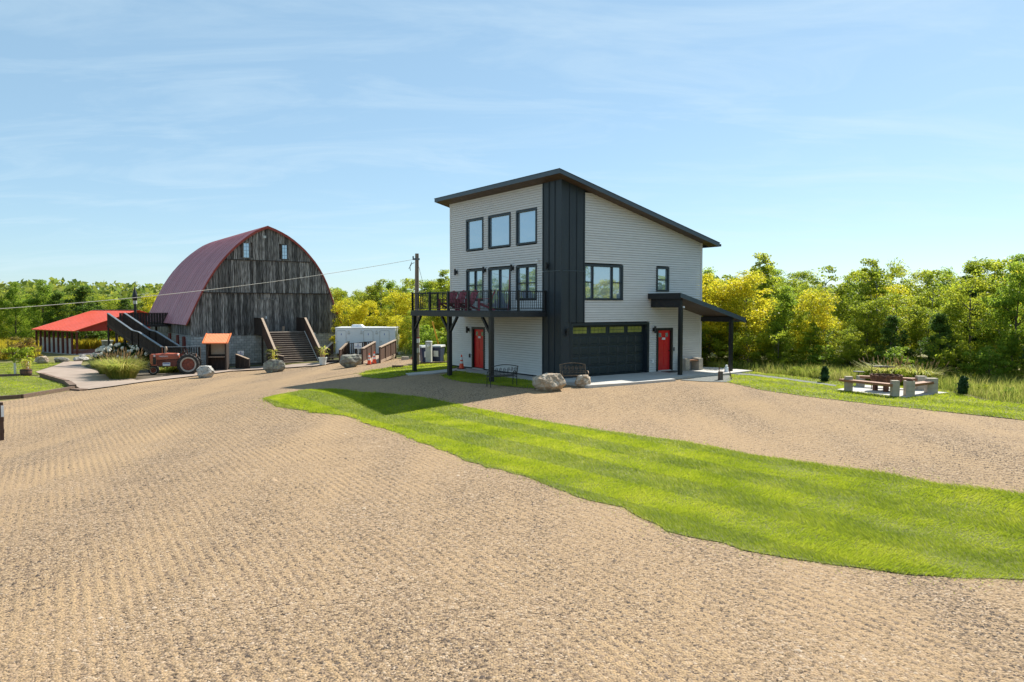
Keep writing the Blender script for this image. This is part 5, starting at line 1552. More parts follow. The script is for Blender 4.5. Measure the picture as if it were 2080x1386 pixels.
MB().lathe([(.0, .39), (.49, .39), (.49, .42), (.0, .42)], 24).build('bowl_floor', 'black', fpit)
for k in range(4):
    a = math.pi / 4 + k * math.pi / 2
    MB().box(.38 * math.cos(a) - .07, .38 * math.cos(a) + .07, .38 * math.sin(a) - .07, .38 * math.sin(a) + .07, 0, .385).build('leg', 'rust', fpit)
MB().tube([(-.12, .62, .0), (-.12, .62, 1.25)], .014, 6).build('grill_pole', 'iron', fpit)
MB().tube([(.16 + .40 * math.cos(2 * math.pi * k / 20), .3 + .34 * math.sin(2 * math.pi * k / 20), .92) for k in range(21)], .014, 5, False).bar((-.24, .3, .92), (.56, .3, .92), .015, .015).bar((.16, -.04, .92), (.16, .62, .92), .015, .015).bar((-.12, .62, .92), (0, .5, .92), .02, .02).build('grill_grate', 'iron', fpit)
o = MB().lathe([(.0, .58), (.22, .58), (.23, .60), (.22, .615), (.0, .615)], 18).tube([(0, 0, 0), (0, 0, .58)], .014, 6).build('grill_disc', 'iron', None, (14.55, 30.9, .0))
tag(o, 'thin dark disc on a stake left behind the fire pit', 'grill')

# ------------------------------------------------------------------ utility pole and wires
up = empty('utility_pole', (-5.4, 41.9, 0), 0, 'tall weathered wooden utility pole beside the balcony', 'pole')
MB().tube([(0, 0, -.2), (0, 0, 2.5), (.03, 0, 6.32)], [.14, .13, .105], 12).build('shaft', 'pole', up)
MB().box(-.2, .2, -.15, -.09, 5.95, 6.05).lathe([(.0, 0), (.04, 0), (.04, .12), (.0, .12)], 8, (-.17, -.12, 6.05)).build('bracket', 'bluecap', up)
MB().tube([(-.25, -.1, 5.85), (-.35, -.12, 5.6), (-.33, -.12, 5.35)], .018, 5).tube([(-.1, -.1, 5.8), (-.25, -.12, 5.75), (-.42, -.12, 5.45)], .018, 5).build('drip_loop', 'wire', up)
MB().lathe([(.142, 1.28), (.148, 1.28), (.148, 1.52), (.142, 1.52)], 12).build('pole_tag', 'white', up)
MB().lathe([(.142, .72), (.15, .72), (.15, .98), (.142, .98)], 12).build('pole_tag', 'greybox', up)
MB().lathe([(.142, 1.53), (.147, 1.53), (.147, 1.58), (.142, 1.58)], 12).build('pole_tag', 'redsiding', up)
def cat_wire(name, a, b, sag, r, m_, label, n=30):
    a, b = Vector(a), Vector(b)
    pts = [a.lerp(b, t) - Vector((0, 0, sag * 4 * t * (1 - t))) for t in [i / n for i in range(n + 1)]]
    o = MB().tube(pts, r, 5).build(name, m_)
    return tag(o, label, 'wire')
cat_wire('power_cable', (-5.6, 41.8, 5.98), (-25.3, 32.2, 3.05), .38, .0125, 'cable', 'pale twisted cable slung from the utility pole across the barn')
cat_wire('guy_wire', (-5.38, 41.95, 6.0), (-4.35, 46.2, 0.0), .02, .010, 'wire', 'thin guy wire running from pole top to the ground')
gg = MB().tube([(-4.78, 44.43, 2.42), (-4.35, 46.2, .02)], .05, 8).build('guy_guard', 'yellow')
tag(gg, 'yellow guard tube on the guy wire behind the balcony', 'guard')
cat_wire('service_wire', (-38.9, 76.3, 4.6), (-29.5, 70.5, 4.45), .05, .015, 'cable', 'short pale wire between the stovepipe and the barn')
mt = empty('meter_pedestal', (-4.86, 43.1, 0), R(-15), 'grey electric meter pedestal standing between the balcony posts', 'meter')
MB().box(-.17, .17, -.11, .11, -.1, 1.25).build('cabinet', 'greybox', mt)
MB().box(-.16, .16, -.135, -.112, .1, .62).build('cover', 'greybox', mt)
MB().lathe([(.0, .0), (.09, .0), (.085, -.08), (.0, -.1)], 14, (.04, -.112, 1.05), 'y').build('meter_dial', 'white', mt)
MB().hexa([(-.19, -.15, 1.252), (.19, -.15, 1.252), (.19, .12, 1.252), (-.19, .12, 1.252), (-.17, -.12, 1.30), (.17, -.12, 1.30), (.17, .12, 1.32), (-.17, .12, 1.32)]).build('cap', 'greybox', mt)
def bin_(x, y, rz_, label):
    b = empty('wheeled_bin', (x, y, gz(x)), rz_, label, 'bin', 'dark blue wheeled bins')
    MB().hexa([(-.24, -.26, .05), (.24, -.26, .05), (.24, .26, .05), (-.24, .26, .05), (-.31, -.36, .92), (.31, -.36, .92), (.31, .36, .92), (-.31, .36, .92)]).build('body', 'bluebin', b)
    MB().hexa([(-.34, -.40, .922), (.34, -.40, .922), (.34, .42, .922), (-.34, .42, .922), (-.30, -.34, 1.0), (.30, -.34, 1.0), (.32, .40, 1.04), (-.32, .40, 1.04)]).build('lid', 'greybox', b)
    MB().hexa([(-.15, -.338, .35), (.15, -.338, .35), (.15, -.31, .35), (-.15, -.31, .35), (-.15, -.375, .70), (.15, -.375, .70), (.15, -.34, .70), (-.15, -.34, .70)]).build('label_plate', 'white', b)
    for sx in (-.2, .2):
        MB().lathe([(.0, -.03), (.1, -.03), (.1, .03), (.0, .03)], 12, (sx, .28, .1), 'x').build('wheel', 'black', b)
bin_(-5.15, 43.9, R(20), 'dark blue wheeled bin left of the meter pedestal')
bin_(-4.45, 44.3, R(-15), 'dark blue wheeled bin right of the meter pedestal')
o = MB().prism([(-5.6, 42.55), (-2.9, 44.0), (-2.85, 43.86), (-5.55, 42.4)], -.05, .10).build('timber_edging', 'timber')
tag(o, 'timber edging behind the small lawn by the balcony', 'edging')
o = MB().box(-.3, .3, -.08, .08, -.02, .16).build('timber_offcut', 'timber', None, (-6.3, 40.6, gz(-6.3)), (0, 0, .2))
tag(o, 'short dark timber offcut on the lawn beside the balcony', 'timber')

# ------------------------------------------------------------------ left garden: timbers, pots, saplings, fence
def timber(a, b, w_, h_, label, dz=0):
    za, zb = gz(a[0]) + dz, gz(b[0]) + dz
    o = MB().bar((0, 0, 0), (b[0] - a[0], b[1] - a[1], zb - za), w_, h_).build('border_timber', 'timber', None, (a[0], a[1], za + h_ / 2 - .03))
    tag(o, label, 'timber', 'landscape timbers of the left lawn')
timber((-31.5, 32.2), (-25.5, 38.15), .16, .2, 'long front border timber of the left lawn at the frame edge')
timber((-25.45, 38.2), (-25.15, 42.2), .16, .2, 'border timber between the left lawn and gravel near the path corner')
timber((-25.3, 42.4), (-26.9, 44.55), .34, .26, 'thick border timber at the corner of the concrete path')
timber((-27.0, 44.7), (-29.3, 47.1), .22, .28, 'middle border timber between path and left lawn')
timber((-29.4, 47.2), (-31.9, 49.9), .22, .28, 'far border timber between path and left lawn')
timber((-24.9, 41.8), (-24.1, 41.4), .5, .12, 'flat timber ramp edge where the path meets gravel')
timber((-33.6, 50.2), (-39.5, 48.4), .2, .18, 'back border timber behind the striped left lawn')

def corn_pot(x, y, z, potm, label, h_=.42, r_=.24, barrel=False, stems=7, leafh=.95):
    p = empty('potted_corn', (x, y, z), 0, label, 'plant pot')
    if barrel:
        MB().lathe([(.0, 0), (r_ * .86, 0), (r_, h_ * .5), (r_ * .97, h_), (r_ * .9, h_), (r_ * .88, h_ * .85), (.0, h_ * .85)], 20).build('pot', potm, p)
        for q in (.2, .75):
            MB().lathe([(r_ * (.93 if q < .5 else .985), h_ * q), (r_ * 1.02, h_ * q), (r_ * 1.02, h_ * q + .05), (r_ * .95, h_ * q + .05)], 20).build('hoop', 'hoop', p)
    elif potm:
        MB().lathe([(.0, 0), (r_ * .75, 0), (r_ * .95, h_ * .85), (r_ * 1.08, h_ * .86), (r_ * 1.08, h_), (r_ * .95, h_), (r_ * .93, h_ * .88), (.0, h_ * .86)], 18).build('pot', potm, p)
    r = np.random.default_rng(int(abs(x * 100)))
    sm = MB(); lm = MB()
    for k in range(stems):
        a = r.uniform(0, 6.28); q = r.uniform(0, r_ * .6)
        bx, by = q * math.cos(a), q * math.sin(a)
        hgt = leafh * r.uniform(.7, 1.05)
        sm.tube([(bx, by, h_ * .8), (bx * 1.5, by * 1.5, h_ + hgt * .75)], .018, 5)
        for j in range(5):
            a2 = r.uniform(0, 6.28)
            z0 = h_ + hgt * (.2 + .15 * j)
            L = r.uniform(.35, .6)
            pr = None
            for s_ in range(7):
                t = s_ / 6
                c = Vector((bx * 1.4 + math.cos(a2) * L * t, by * 1.4 + math.sin(a2) * L * t, z0 + .32 * math.sin(t * 2.4) * L - .25 * t * t * L))
                wv_ = Vector((-math.sin(a2), math.cos(a2), 0)) * .035 * (1 - t) ** .6
                cur = (c - wv_, c + wv_)
                if pr: lm.add([pr[0], pr[1], cur[1], cur[0]], [(0, 1, 2, 3)])
                pr = cur
    sm.build('stalks', 'stalk', p); lm.build('leaves', 'corn', p)
    return p
corn_pot(-12.95, 50.4, gz(-12.95) + .06, 'pot_white', 'corn plant in a white pot right of the barn stairs', .5, .28)
corn_pot(-16.0, 49.55, gz(-16) + .1, None, 'corn plant behind the boulder left of the barn stairs', .5, .26, False, 7, 1.15)
corn_pot(-33.4, 50.6, gz(-33.5), 'barrel', 'grassy plant in a brown half barrel behind the left lawn', .44, .36, True, 9, .95)

# far left fence end with signs
fc = empty('board_fence', (-17.5, 25.1, gz(-17.5, 25.1)), R(38), 'end of a dark board fence at the left edge of the photo', 'fence')
MB().box(-.09, .09, -.09, .09, -.2, 1.3).build('post', 'stainwood', fc)
for z in (.25, .66, 1.08):
    MB().box(-3.5, .1, -.13, -.091, z, z + .14).build('fence_board', 'stainwood', fc)
MB().box(.02, .10, -.16, -.131, .82, 1.2).build('fence_sign', 'white', fc)
MB().box(-3.6, -3.42, -.09, .09, -.2, 1.3).build('post', 'stainwood', fc)
# ------------------------------------------------------------------ foliage
def crown(name, seed, H, rad, base, ncl, nleaf, leaf, m, shape='round', spread=.42):
    r = np.random.default_rng(seed)
    t = r.beta(1.25, 1.35, ncl) if shape != 'cone' else r.beta(1.0, 1.7, ncl)
    if shape == 'round': pr = np.sqrt(np.clip(1 - (2 * t - .85) ** 2 / 1.4, .02, 1))
    elif shape == 'cone': pr = np.clip(1.0 - t, .05, 1) ** .8
    elif shape == 'tall': pr = np.clip(.35 + .65 * np.sin(np.pi * np.clip(t * .9 + .1, 0, 1)), .1, 1) * (1 - .35 * t)
    else: pr = np.clip(1 - t ** 2.2, .08, 1)
    q = np.sqrt(r.uniform(.10, 1, ncl))
    a = r.uniform(0, 2 * np.pi, ncl)
    lob = 1 + .22 * np.sin(a * 3 + seed) + .14 * np.sin(a * 5 + t * 9)
    cx, cy = np.cos(a) * q * pr * rad * lob, np.sin(a) * q * pr * rad * lob
    cz = base + t * (H - base)
    per = max(4, nleaf // ncl)
    n = per * ncl
    sp = spread * r.uniform(.55, 1.3, ncl)
    C = np.repeat(np.c_[cx, cy, cz], per, 0)
    D = r.normal(0, 1, (n, 3))
    D /= np.linalg.norm(D, axis=1)[:, None]
    D *= (r.uniform(.15, 1, n) ** .5 * np.repeat(sp, per))[:, None]
    D[:, 2] *= .62
    P = C + D
    P[:, 2] = np.maximum(P[:, 2], base * .4 + .05)
    nr = r.normal(0, 1, (n, 3)) + np.array([0, 0, .5])
    nr /= np.linalg.norm(nr, axis=1)[:, None]
    u = np.cross(nr, r.normal(0, 1, (n, 3))); u /= np.linalg.norm(u, axis=1)[:, None]
    w = np.cross(nr, u)
    s = (leaf * r.uniform(.55, 1.3, n))[:, None]
    v = np.empty((n, 4, 3))
    v[:, 0] = P - u * s * .62; v[:, 1] = P - w * s * .36 + nr * s * .1; v[:, 2] = P + u * s * .62; v[:, 3] = P + w * s * .36 + nr * s * .1
    f = np.arange(n * 4).reshape(n, 4)
    return np_mesh(name, v.reshape(-1, 3), f, m), np.c_[cx, cy, cz]

def trunk_mesh(name, seed, H, base, cl, r0, m):
    r = random.Random(seed)
    t = MB()
    top = H * .86
    pts = [(0, 0, -.25), (.03, .02, H * .2), (r.uniform(-.12, .12), r.uniform(-.12, .12), H * .5), (r.uniform(-.2, .2), r.uniform(-.2, .2), top)]
    t.tube(pts, [r0, r0 * .85, r0 * .55, r0 * .12], 7)
    idx = list(range(len(cl))); r.shuffle(idx)
    for i in idx[:16]:
        c = Vector(cl[i].tolist())
        z0 = max(H * .12, c.z - .5 * math.hypot(c.x, c.y) - .25)
        if z0 > top: continue
        s = Vector((0, 0, z0))
        t.tube([s, s.lerp(c, .55) + Vector((0, 0, .1)), c], [r0 * .36, r0 * .22, r0 * .06], 5)
    return t.mesh(name, m)

PROTO = {}
def proto(key, seed, H, rad, base, ncl, nleaf, leaf, m, shape, spread, bark='bark', r0=.09):
    cm_, cl = crown('crown', seed, H, rad, base, ncl, nleaf, leaf, m, shape, spread)
    PROTO[key] = (cm_, trunk_mesh('trunk', seed, H, base, cl, r0, bark), H)
for i in range(3):
    proto('yellow%d' % i, 100 + i, 6.0, 1.75, .7, 110, 15000, .098, 'leaf_yellow', 'round', 0.52)
    proto('lime%d' % i, 110 + i, 6.2, 1.8, .5, 115, 15500, .098, 'leaf_lime', 'round', 0.52)
    proto('green%d' % i, 120 + i, 6.5, 1.9, .5, 118, 16500, .098, 'leaf_green', 'full', 0.54)
for i in range(2):
    proto('dark%d' % i, 130 + i, 5.2, 1.6, .15, 85, 8500, .13, 'leaf_dark', 'full', .45)
    proto('tall%d' % i, 140 + i, 8.0, 1.25, 1.6, 62, 4200, .14, 'leaf_lime', 'tall', .40, 'barkpale', .08)
    proto('bush%d' % i, 150 + i, 2.6, 1.35, .1, 50, 4200, .12, ('leaf_lime', 'leaf_green')[i], 'round', .36, 'bark', .04)
proto('airy', 160, 7.4, 1.5, 2.2, 34, 1300, .14, 'leaf_lime', 'tall', .45, 'barkpale', .075)
proto('spruce', 161, 5.0, .85, .3, 90, 5200, .13, 'conifer', 'cone', .28, 'bark', .07)

def plant_tree(key, x, y, h, label, group, name='deciduous_tree', wide=1.0, cat='tree', rz_=None):
    cm_, tm, H = PROTO[key]
    s = h / H
    e = empty(name, (x, y, gz(x) - .02), random.uniform(0, 6.28) if rz_ is None else rz_, label, cat, group)
    e.scale = (s * wide, s * wide, s)
    link_mesh('trunk', tm, e); link_mesh('crown', cm_, e)
    return e
random.seed(11)
ORD = ['first', 'second', 'third', 'fourth', 'fifth', 'sixth', 'seventh', 'eighth', 'ninth', 'tenth', 'eleventh', 'twelfth', 'thirteenth', 'fourteenth', 'fifteenth']
def row(pts, n, jit, hs, keys, label, group, name='deciduous_tree', wide=(.95, 1.25), cat='tree', ordinal=True):
    ordinal = '#' in label
    segs = [(Vector(a), Vector(b)) for a, b in zip(pts, pts[1:])]
    L = sum((b - a).length for a, b in segs)
    for i in range(n):
        d = L * (i + .5) / n
        for a, b in segs:
            l = (b - a).length
            if d <= l: p = a.lerp(b, d / l); break
            d -= l
        k = random.choice(keys)
        lb_ = label if not ordinal else label.replace('#', ORD[i] if i < n - 1 else 'last')
        plant_tree(k, p.x + random.uniform(-jit, jit), p.y + random.uniform(-jit, jit), random.uniform(*hs), lb_, group, name, random.uniform(*wide), cat)

GR = 'trees of the wood right of the house'
row([(9.2, 45.0), (14.2, 42.2)], 5, .4, (3.9, 5.4), ['yellow0', 'yellow1', 'yellow2'], '# yellow leaved tree from the porch along the wood edge', GR)
row([(14.6, 41.5), (20.5, 37.5), (24.5, 32.5), (31, 27)], 12, .5, (3.3, 5.4), ['lime0', 'yellow1', 'green0', 'lime2', 'lime1', 'yellow2'], '# yellow green tree along the wood edge, counted from the yellow trees rightwards', GR)
row([(10.2, 43.6), (13.0, 41.2), (18.5, 36.9), (22.5, 32.6), (28, 26)], 12, .5, (2.2, 3.4), ['dark0', 'green0', 'green1', 'dark1', 'lime2'], '# low dark green tree along the right wood edge, counted from the porch', 'dark low trees of the right wood', 'understorey_tree')
row([(9.5, 49), (19, 45), (26, 39), (36, 31)], 12, .8, (4.4, 6.1), ['yellow0', 'lime1', 'green2', 'lime0', 'yellow2'], '# tree of the second row in the right wood, counted from the house', GR)
row([(8, 56), (20, 53), (32, 46), (46, 36)], 17, 1.0, (4.8, 6.5), ['green0', 'lime2', 'green1', 'lime0'], 'green tree deep in the wood right of the house', GR)
row([(10, 66), (26, 64), (44, 56), (60, 44)], 12, 1.4, (5.9, 6.8), ['green0', 'green2', 'lime1'], 'green tree at the back of the right wood', GR)
row([(10.8, 42.2), (13.2, 40.2), (18.2, 36.0), (21.8, 31.9), (26.5, 26)], 12, .4, (1.3, 2.1), ['bush0', 'bush1'], '# leafy bush at the foot of the right wood, counted from the porch', 'bushes at the foot of the right wood', 'leafy_bush', (1.0, 1.3), 'bush')
plant_tree('airy', 15.6, 45.5, 6.2, 'thin airy tree with sparse top standing above the yellow trees', None)
plant_tree('tall0', 19.9, 40.3, 5.5, 'tall leafy tree with pale trunk above the fire pit', None, wide=1.35)
plant_tree('tall1', 24.4, 39.2, 5.6, 'tall narrow tree rising right of the fire pit', None, wide=1.25)
plant_tree('tall0', 26.6, 35.5, 5.2, 'tall loose tree near the right edge of the photo', None, wide=1.2)
plant_tree('airy', 26.9, 36.8, 5.7, 'bare topped tree at the very right edge', None)
plant_tree('spruce', 23.2, 37.2, 4.2, 'narrow dark spruce standing among the right wood', None, 'spruce_tree', .8)
plant_tree('spruce', 25.0, 37.0, 4.3, 'second dark spruce right of the narrow one', None, 'spruce_tree', .75)
row([(12, 47.5), (19, 43), (25, 37.5), (30, 32)], 8, .8, (5.2, 6.6), ['tall0', 'airy', 'tall1'], '# slender tree rising above the right wood, counted from the house', GR, wide=(1.1, 1.4))
row([(-14, 68), (-2, 61)], 4, .8, (5.8, 6.8), ['tall0', 'airy', 'tall1'], '# slender tree rising above the trailer wood, counted from the barn', 'trees between the barn and the house', wide=(1.1, 1.4))
# beyond the right edge of the photo (seen in the house windows)
row([(33, 25), (36, 14), (37, 2), (36, -10)], 10, 1.2, (6, 8), ['lime0', 'yellow0', 'green0', 'lime2'], 'tree of the wood beyond the right edge of the photo', GR, wide=(1.3, 1.7))

GM = 'trees between the barn and the house'
row([(-9.5, 57.5), (-2.5, 52.5)], 5, .5, (2.8, 3.8), ['lime0', 'yellow1', 'lime1', 'yellow0'], '# small yellow green tree behind the trailer, counted from the barn', GM)
row([(-15, 64), (-1, 58)], 7, .7, (4.3, 5.2), ['yellow0', 'yellow1', 'lime2', 'yellow2'], '# yellow tree of the row between barn and house, counted from the barn', GM)
row([(-22, 74), (-2, 66)], 9, 1.0, (5.4, 6.3), ['lime1', 'green0', 'yellow2', 'green1'], '# taller green or yellow tree behind the trailer, counted from the barn', GM)
row([(-28, 86), (-2, 76)], 10, 1.2, (6.2, 7.3), ['green0', 'green1', 'green2', 'lime0'], '# tall backmost green tree between barn and house, counted from the barn', GM)
row([(-6.2, 50.8), (-2.8, 47.6)], 5, .3, (1.4, 2.4), ['bush0', 'bush1'], '# low leafy bush behind the bins, counted from the pole', 'bushes behind the bins', 'leafy_bush', (.9, 1.1), 'bush')
row([(-3, 56), (6, 60)], 5, .8, (5, 7), ['lime0', 'green0', 'yellow0'], 'tree standing behind the grey house', GM)

GL = 'trees left of the barn'
row([(-72, 88), (-58, 92)], 6, 1.2, (6.8, 8.2), ['lime0', 'green0', 'green1', 'lime1'], '# tall green tree behind the pavilion, counted from the left edge', GL)
row([(-57, 90), (-47, 93)], 5, 1.0, (5.4, 6.8), ['green1', 'dark0', 'green2', 'lime2'], '# green tree above the red pavilion roof, counted from the left', GL)
row([(-50, 102), (-30, 104)], 9, 1.2, (5.2, 6.6), ['lime0', 'yellow1', 'lime1', 'green0'], '# yellow green tree left of the barn roof, counted from the left', GL)
row([(-76, 100), (-40, 112)], 10, 1.6, (6.2, 7.4), ['green0', 'green2', 'lime0'], 'tree in the back row left of the barn', GL)
row([(-66, 76), (-63, 56), (-64, 36)], 10, 1.2, (8, 10.5), ['lime0', 'green0', 'yellow0', 'lime2'], 'tree of the wood beyond the left edge of the photo', GL, wide=(1.2, 1.6))
plant_tree('green1', -64.0, 86.0, 8.7, 'tall broad green tree at the left edge of the photo', None, wide=1.1)
plant_tree('dark1', -50.6, 87.5, 7.2, 'tall rounded dark green tree above the pavilion roof', None, wide=1.2)
for i, (x, y, h, k) in enumerate(((-45.6, 63.5, 1.7, 'bush1'), (-44.0, 66.0, 2.0, 'bush0'))):
    e = plant_tree(k, x, y, h, ('reddish green shrub left of the pavilion posts', 'loose shrub just before the pavilion corner')[i], None, 'leafy_shrub', 1.25, 'shrub')
    for c in e.children:
        if c.name.startswith('crown'):
            c.data = c.data.copy(); c.data.materials[0] = M['shrubred']

# far woodland: one mass of leaf clumps
r = np.random.default_rng(77)
nb_ = 1500
ang_ = r.uniform(-1.15, 1.15, nb_)
dist_ = r.uniform(125, 240, nb_)
bx, by = np.sin(ang_) * dist_, np.cos(ang_) * dist_
hz_ = r.uniform(4.6, 7.6, nb_) + (dist_ - 125) * .03 + 1.5 * np.sin(ang_ * 9)
per = 150
D = r.normal(0, 1, (nb_, per, 3)); D /= np.linalg.norm(D, axis=2)[..., None]
D *= r.uniform(.5, 1, (nb_, per, 1)) ** .5
P = np.empty((nb_, per, 3))
rw = r.uniform(2.2, 4.4, nb_)
P[..., 0] = bx[:, None] + D[..., 0] * rw[:, None]; P[..., 1] = by[:, None] + D[..., 1] * rw[:, None]
P[..., 2] = gz_np(bx)[:, None] + hz_[:, None] * (.52 + .48 * D[..., 2])
P = P.reshape(-1, 3); n = len(P)
nr = r.normal(0, 1, (n, 3)) + np.array([0, 0, .5]); nr /= np.linalg.norm(nr, axis=1)[:, None]
u = np.cross(nr, r.normal(0, 1, (n, 3))); u /= np.linalg.norm(u, axis=1)[:, None]
w = np.cross(nr, u); s = (.62 * r.uniform(.5, 1.3, n))[:, None]
v = np.stack([P - u * s, P - w * s * .6, P + u * s, P + w * s * .6], 1)
fw_ = link_mesh('far_woodland', np_mesh('far_woodland', v.reshape(-1, 3), np.arange(n * 4).reshape(n, 4), 'leaf_far'))
tag(fw_, 'distant mixed woodland along the horizon', 'woodland', kind='stuff')

# weeds and tall grass
WEED = [(10.9, 38.6), (11.9, 38.3), (12.9, 36.4), (13.9, 34.1), (14.8, 32.4), (16.6, 31.4), (17.1, 29.5), (17.1, 28), (16.9, 25.9), (17.6, 24.7), (19.7, 21.5), (24, 17), (38, 14), (34, 25), (26, 34), (17, 42), (10.9, 44)]
x, y, r = scatter(WEED, 300, 41)
hv = .30 * (1 + .55 * np.sin(x * 1.3 + 2 * np.sin(y * .7)) * np.sin(y * 1.1 + .8 * x))
me = blades('weeds', x, y, 0, hv, .016, 'tallgrass', r, .55, None, True)
tag(link_mesh('weeds', me), 'tangled tan and green weeds between lawn and right wood', 'weeds', kind='stuff')
x, y, r = scatter(WEED, 45, 42)
me = blades('weed_stalks', x, y, 0, .52, .015, 'reedgrass', r, .3, None, True)
tag(link_mesh('weed_stalks', me), 'taller dry stalks among the weeds by the right wood', 'weeds', kind='stuff')
row([(13.4, 36.2), (15.2, 33.0), (17.6, 29.6), (17.8, 25.8), (20.5, 22)], 14, .5, (.35, .7), ['bush0', 'bush1'], '# small green herb tuft among the weeds, counted from the porch', 'green tufts among the weeds', 'weed_tuft', (.9, 1.5), 'weed')
GOLD = [(-80, 66), (-48, 62), (-43.4, 68), (-52, 80), (-36, 84), (-30, 78), (-20, 90), (-30, 100), (-80, 90)]
x, y, r = scatter(GOLD, 36, 43)
me = blades('goldenrod_field', x, y, 0, .95, .10, 'goldenrod', r, .35, None, True)
tag(link_mesh('goldenrod_field', me), 'yellow goldenrod meadow around and behind the pavilion', 'meadow', kind='stuff')
MIDW = [(-9.5, 56), (-5.2, 51), (-5.2, 44.4), (-2.9, 44.3), (0, 47), (-1, 62), (-16, 66)]
x, y, r = scatter(MIDW, 90, 44)
me = blades('rough_grass', x, y, 0, .5, .03, 'tallgrass', r, .45, None, True)
tag(link_mesh('rough_grass', me), 'rough grass behind the bins and trailer', 'grass', kind='stuff')

# ornamental grass clumps and hydrangea bed
def grass_clump(x, y, h, rad, n, label, m='reedgrass', seed=0, plumes=True):
    r = np.random.default_rng(seed + 500)
    c = empty('ornamental_grass', (x, y, gz(x)), 0, label, 'grass clump')
    a = r.uniform(0, 2 * np.pi, n); q = rad * .8 * np.sqrt(r.random(n))
    bx, by = np.cos(a) * q, np.sin(a) * q
    hh = h * r.uniform(.55, 1.05, n)
    sp_ = r.uniform(.15, 1.05, n)
    ox, oy = np.cos(a) * hh * sp_ + r.normal(0, .12, n), np.sin(a) * hh * sp_ + r.normal(0, .12, n)
    w = r.uniform(.012, .026, n)
    px, py = -np.sin(a) * w, np.cos(a) * w
    v = np.empty((n, 5, 3))
    v[:, 0] = np.c_[bx - px, by - py, np.zeros(n)]; v[:, 1] = np.c_[bx + px, by + py, np.zeros(n)]
    v[:, 2] = np.c_[bx + ox * .4 + px, by + oy * .4 + py, hh * .68]; v[:, 3] = np.c_[bx + ox * .4 - px, by + oy * .4 - py, hh * .68]
    v[:, 4] = np.c_[bx + ox, by + oy, hh * r.uniform(.45, .95, n)]
    b_ = np.arange(n)[:, None] * 5
    f = np.concatenate([b_ + np.array([[0, 1, 2]]), b_ + np.array([[0, 2, 3]]), b_ + np.array([[3, 2, 4]])])
    link_mesh('blades', np_mesh('blades', v.reshape(-1, 3), f, m), c)
    if plumes:
        pm = MB()
        for k in range(26):
            a_ = r.uniform(0, 6.28); q_ = rad * r.uniform(.1, .8)
            p = Vector((math.cos(a_) * q_, math.sin(a_) * q_, 0))
            t = Vector((p.x * 1.8, p.y * 1.8, h * r.uniform(1.0, 1.3)))
            pm.tube([p * .4, p.lerp(t, .7), t], [.006, .006, .004], 3)
            pm.tube([p.lerp(t, .82), p.lerp(t, .92), t], [.006, .016, .003], 4)
        pm.build('plumes', 'stalk', c)
    return c
grass_clump(-25.5, 48.2, 1.45, .95, 1900, 'big golden ornamental grass clump left of the tractor nose', seed=1)
grass_clump(-26.5, 49.8, 1.6, 1.0, 1800, 'tall feathery ornamental grass clump behind the golden one', seed=2)
grass_clump(-28.1, 51.6, 1.3, .9, 1000, 'ornamental grass clump nearest to the concrete path bend', seed=3)
grass_clump(-24.0, 53.5, 1.0, .9, 900, 'low golden grass growing under the tractor', seed=4, plumes=False)
grass_clump(-24.9, 52.9, .55, .8, 700, 'short yellow grass between the tractor wheels', seed=5, plumes=False)
grass_clump(-31.7, 57.0, .7, .9, 900, 'short green tuft at the path edge before the hydrangea', 'tallgrass', seed=6, plumes=False)
grass_clump(-30.3, 56.4, .6, .8, 700, 'second low green tuft beside the path', 'tallgrass', seed=7, plumes=False)
grass_clump(16.6, 32.6, .95, 1.0, 1300, 'tall pale yellow grass clump behind the fire pit', seed=8)
grass_clump(17.6, 32.0, .85, .9, 900, 'feathery grass clump left behind the fire pit', seed=9)

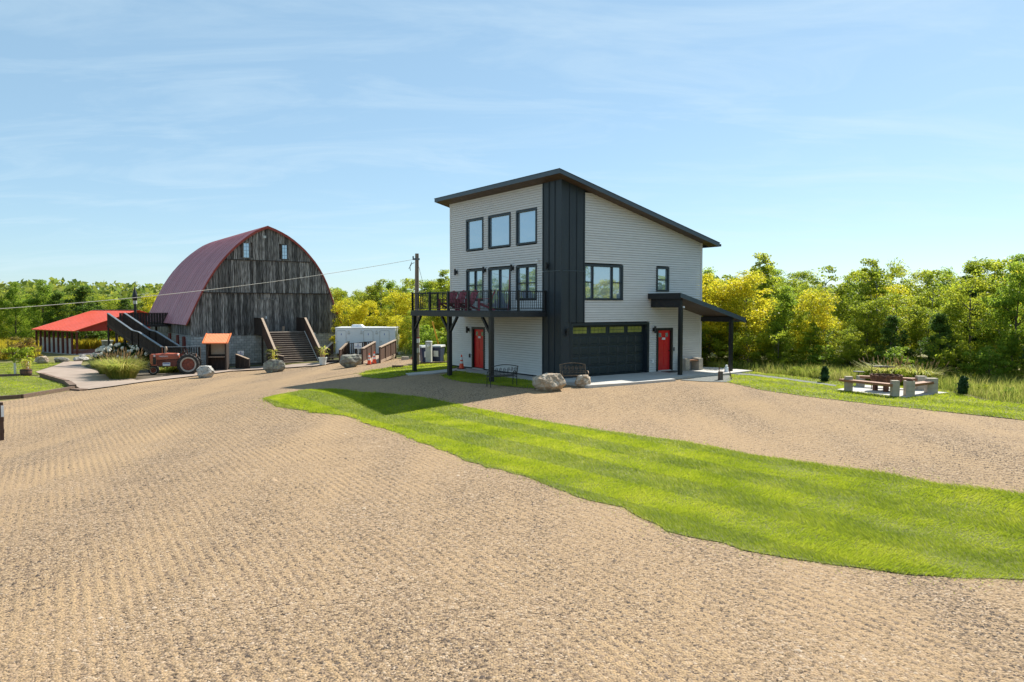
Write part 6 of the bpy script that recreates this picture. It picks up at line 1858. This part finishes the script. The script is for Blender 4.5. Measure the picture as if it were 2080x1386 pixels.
def hydrangea(x, y, h, rad, label, seed):
    cm_, cl = crown('foliage', seed, h, rad, .1, 36, 3400, .13, 'shrub', 'round', .34)
    e = empty('hydrangea_bush', (x, y, gz(x)), 0, label, 'shrub')
    link_mesh('foliage', cm_, e)
    r = random.Random(seed)
    for k in range(34):
        a = r.uniform(0, 6.28); el_ = r.uniform(.1, 1.35)
        p = Vector((math.cos(a) * math.cos(el_) * rad * 1.12, math.sin(a) * math.cos(el_) * rad * 1.12, h * .45 + math.sin(el_) * h * .62))
        link_mesh('bloom', BLOOM, e, p, (r.uniform(-.5, .5), r.uniform(-.5, .5), 0), [r.uniform(.7, 1.25)] * 3)
bm = bmesh.new(); bmesh.ops.create_icosphere(bm, subdivisions=2, radius=.12)
for v_ in bm.verts:
    v_.co *= random.uniform(.8, 1.15); v_.co.z *= 1.25
BLOOM = bpy.data.meshes.new('bloom'); bm.to_mesh(BLOOM); bm.free(); BLOOM.materials.append(M['bloom'])
hydrangea(-30.9, 58.2, 1.7, 1.25, 'hydrangea bush with cream blooms left of the ramp', 201)
hydrangea(-32.6, 59.6, 1.4, 1.1, 'third cream hydrangea bush nearest the pavilion', 203)
hydrangea(-28.6, 57.0, 1.6, 1.2, 'second cream blooming hydrangea nearer to the ramp', 202)

# clipped cone shrubs and saplings
def arborvitae(x, y, h, rad, label, seed):
    cm_, cl = crown('foliage', seed, h, rad, .02, 60, 4200, .045, 'conifer', 'tall', .10)
    e = empty('arborvitae', (x, y, 0), 0, label, 'shrub')
    link_mesh('foliage', cm_, e)
    MB().tube([(0, 0, -.05), (0, 0, h * .7)], .02, 6).build('stem', 'bark', e)
    MB().lathe([(.0, .02), (rad * .72, .06), (rad * .85, h * .4), (rad * .62, h * .75), (rad * .2, h * .95), (.0, h * .97)], 12).build('inner_foliage', 'conifer', e)
arborvitae(13.75, 32.35, .68, .17, 'small clipped arborvitae left behind the fire pit seating', 301)
arborvitae(16.95, 27.65, .76, .20, 'small clipped arborvitae right of the fire pit patio', 302)
for i, (x, y) in enumerate(((-34.35, 50.9), (-34.0, 51.7))):
    cm_, cl = crown('crown', 310 + i, 2.0, .55, .9, 16, 700, .11, 'leaf_lime', 'round', .25)
    e = empty('sapling', (x, y, gz(x)), 0, ('left young sapling in a white trunk guard', 'right young sapling in a white trunk guard')[i], 'sapling')
    link_mesh('crown', cm_, e)
    MB().tube([(0, 0, -.05), (0, 0, 1.6)], .02, 6).build('trunk', 'barkpale', e)
    MB().lathe([(.0, 0), (.075, 0), (.075, 1.0), (.0, 1.0)], 10).build('trunk_guard', 'guard', e)
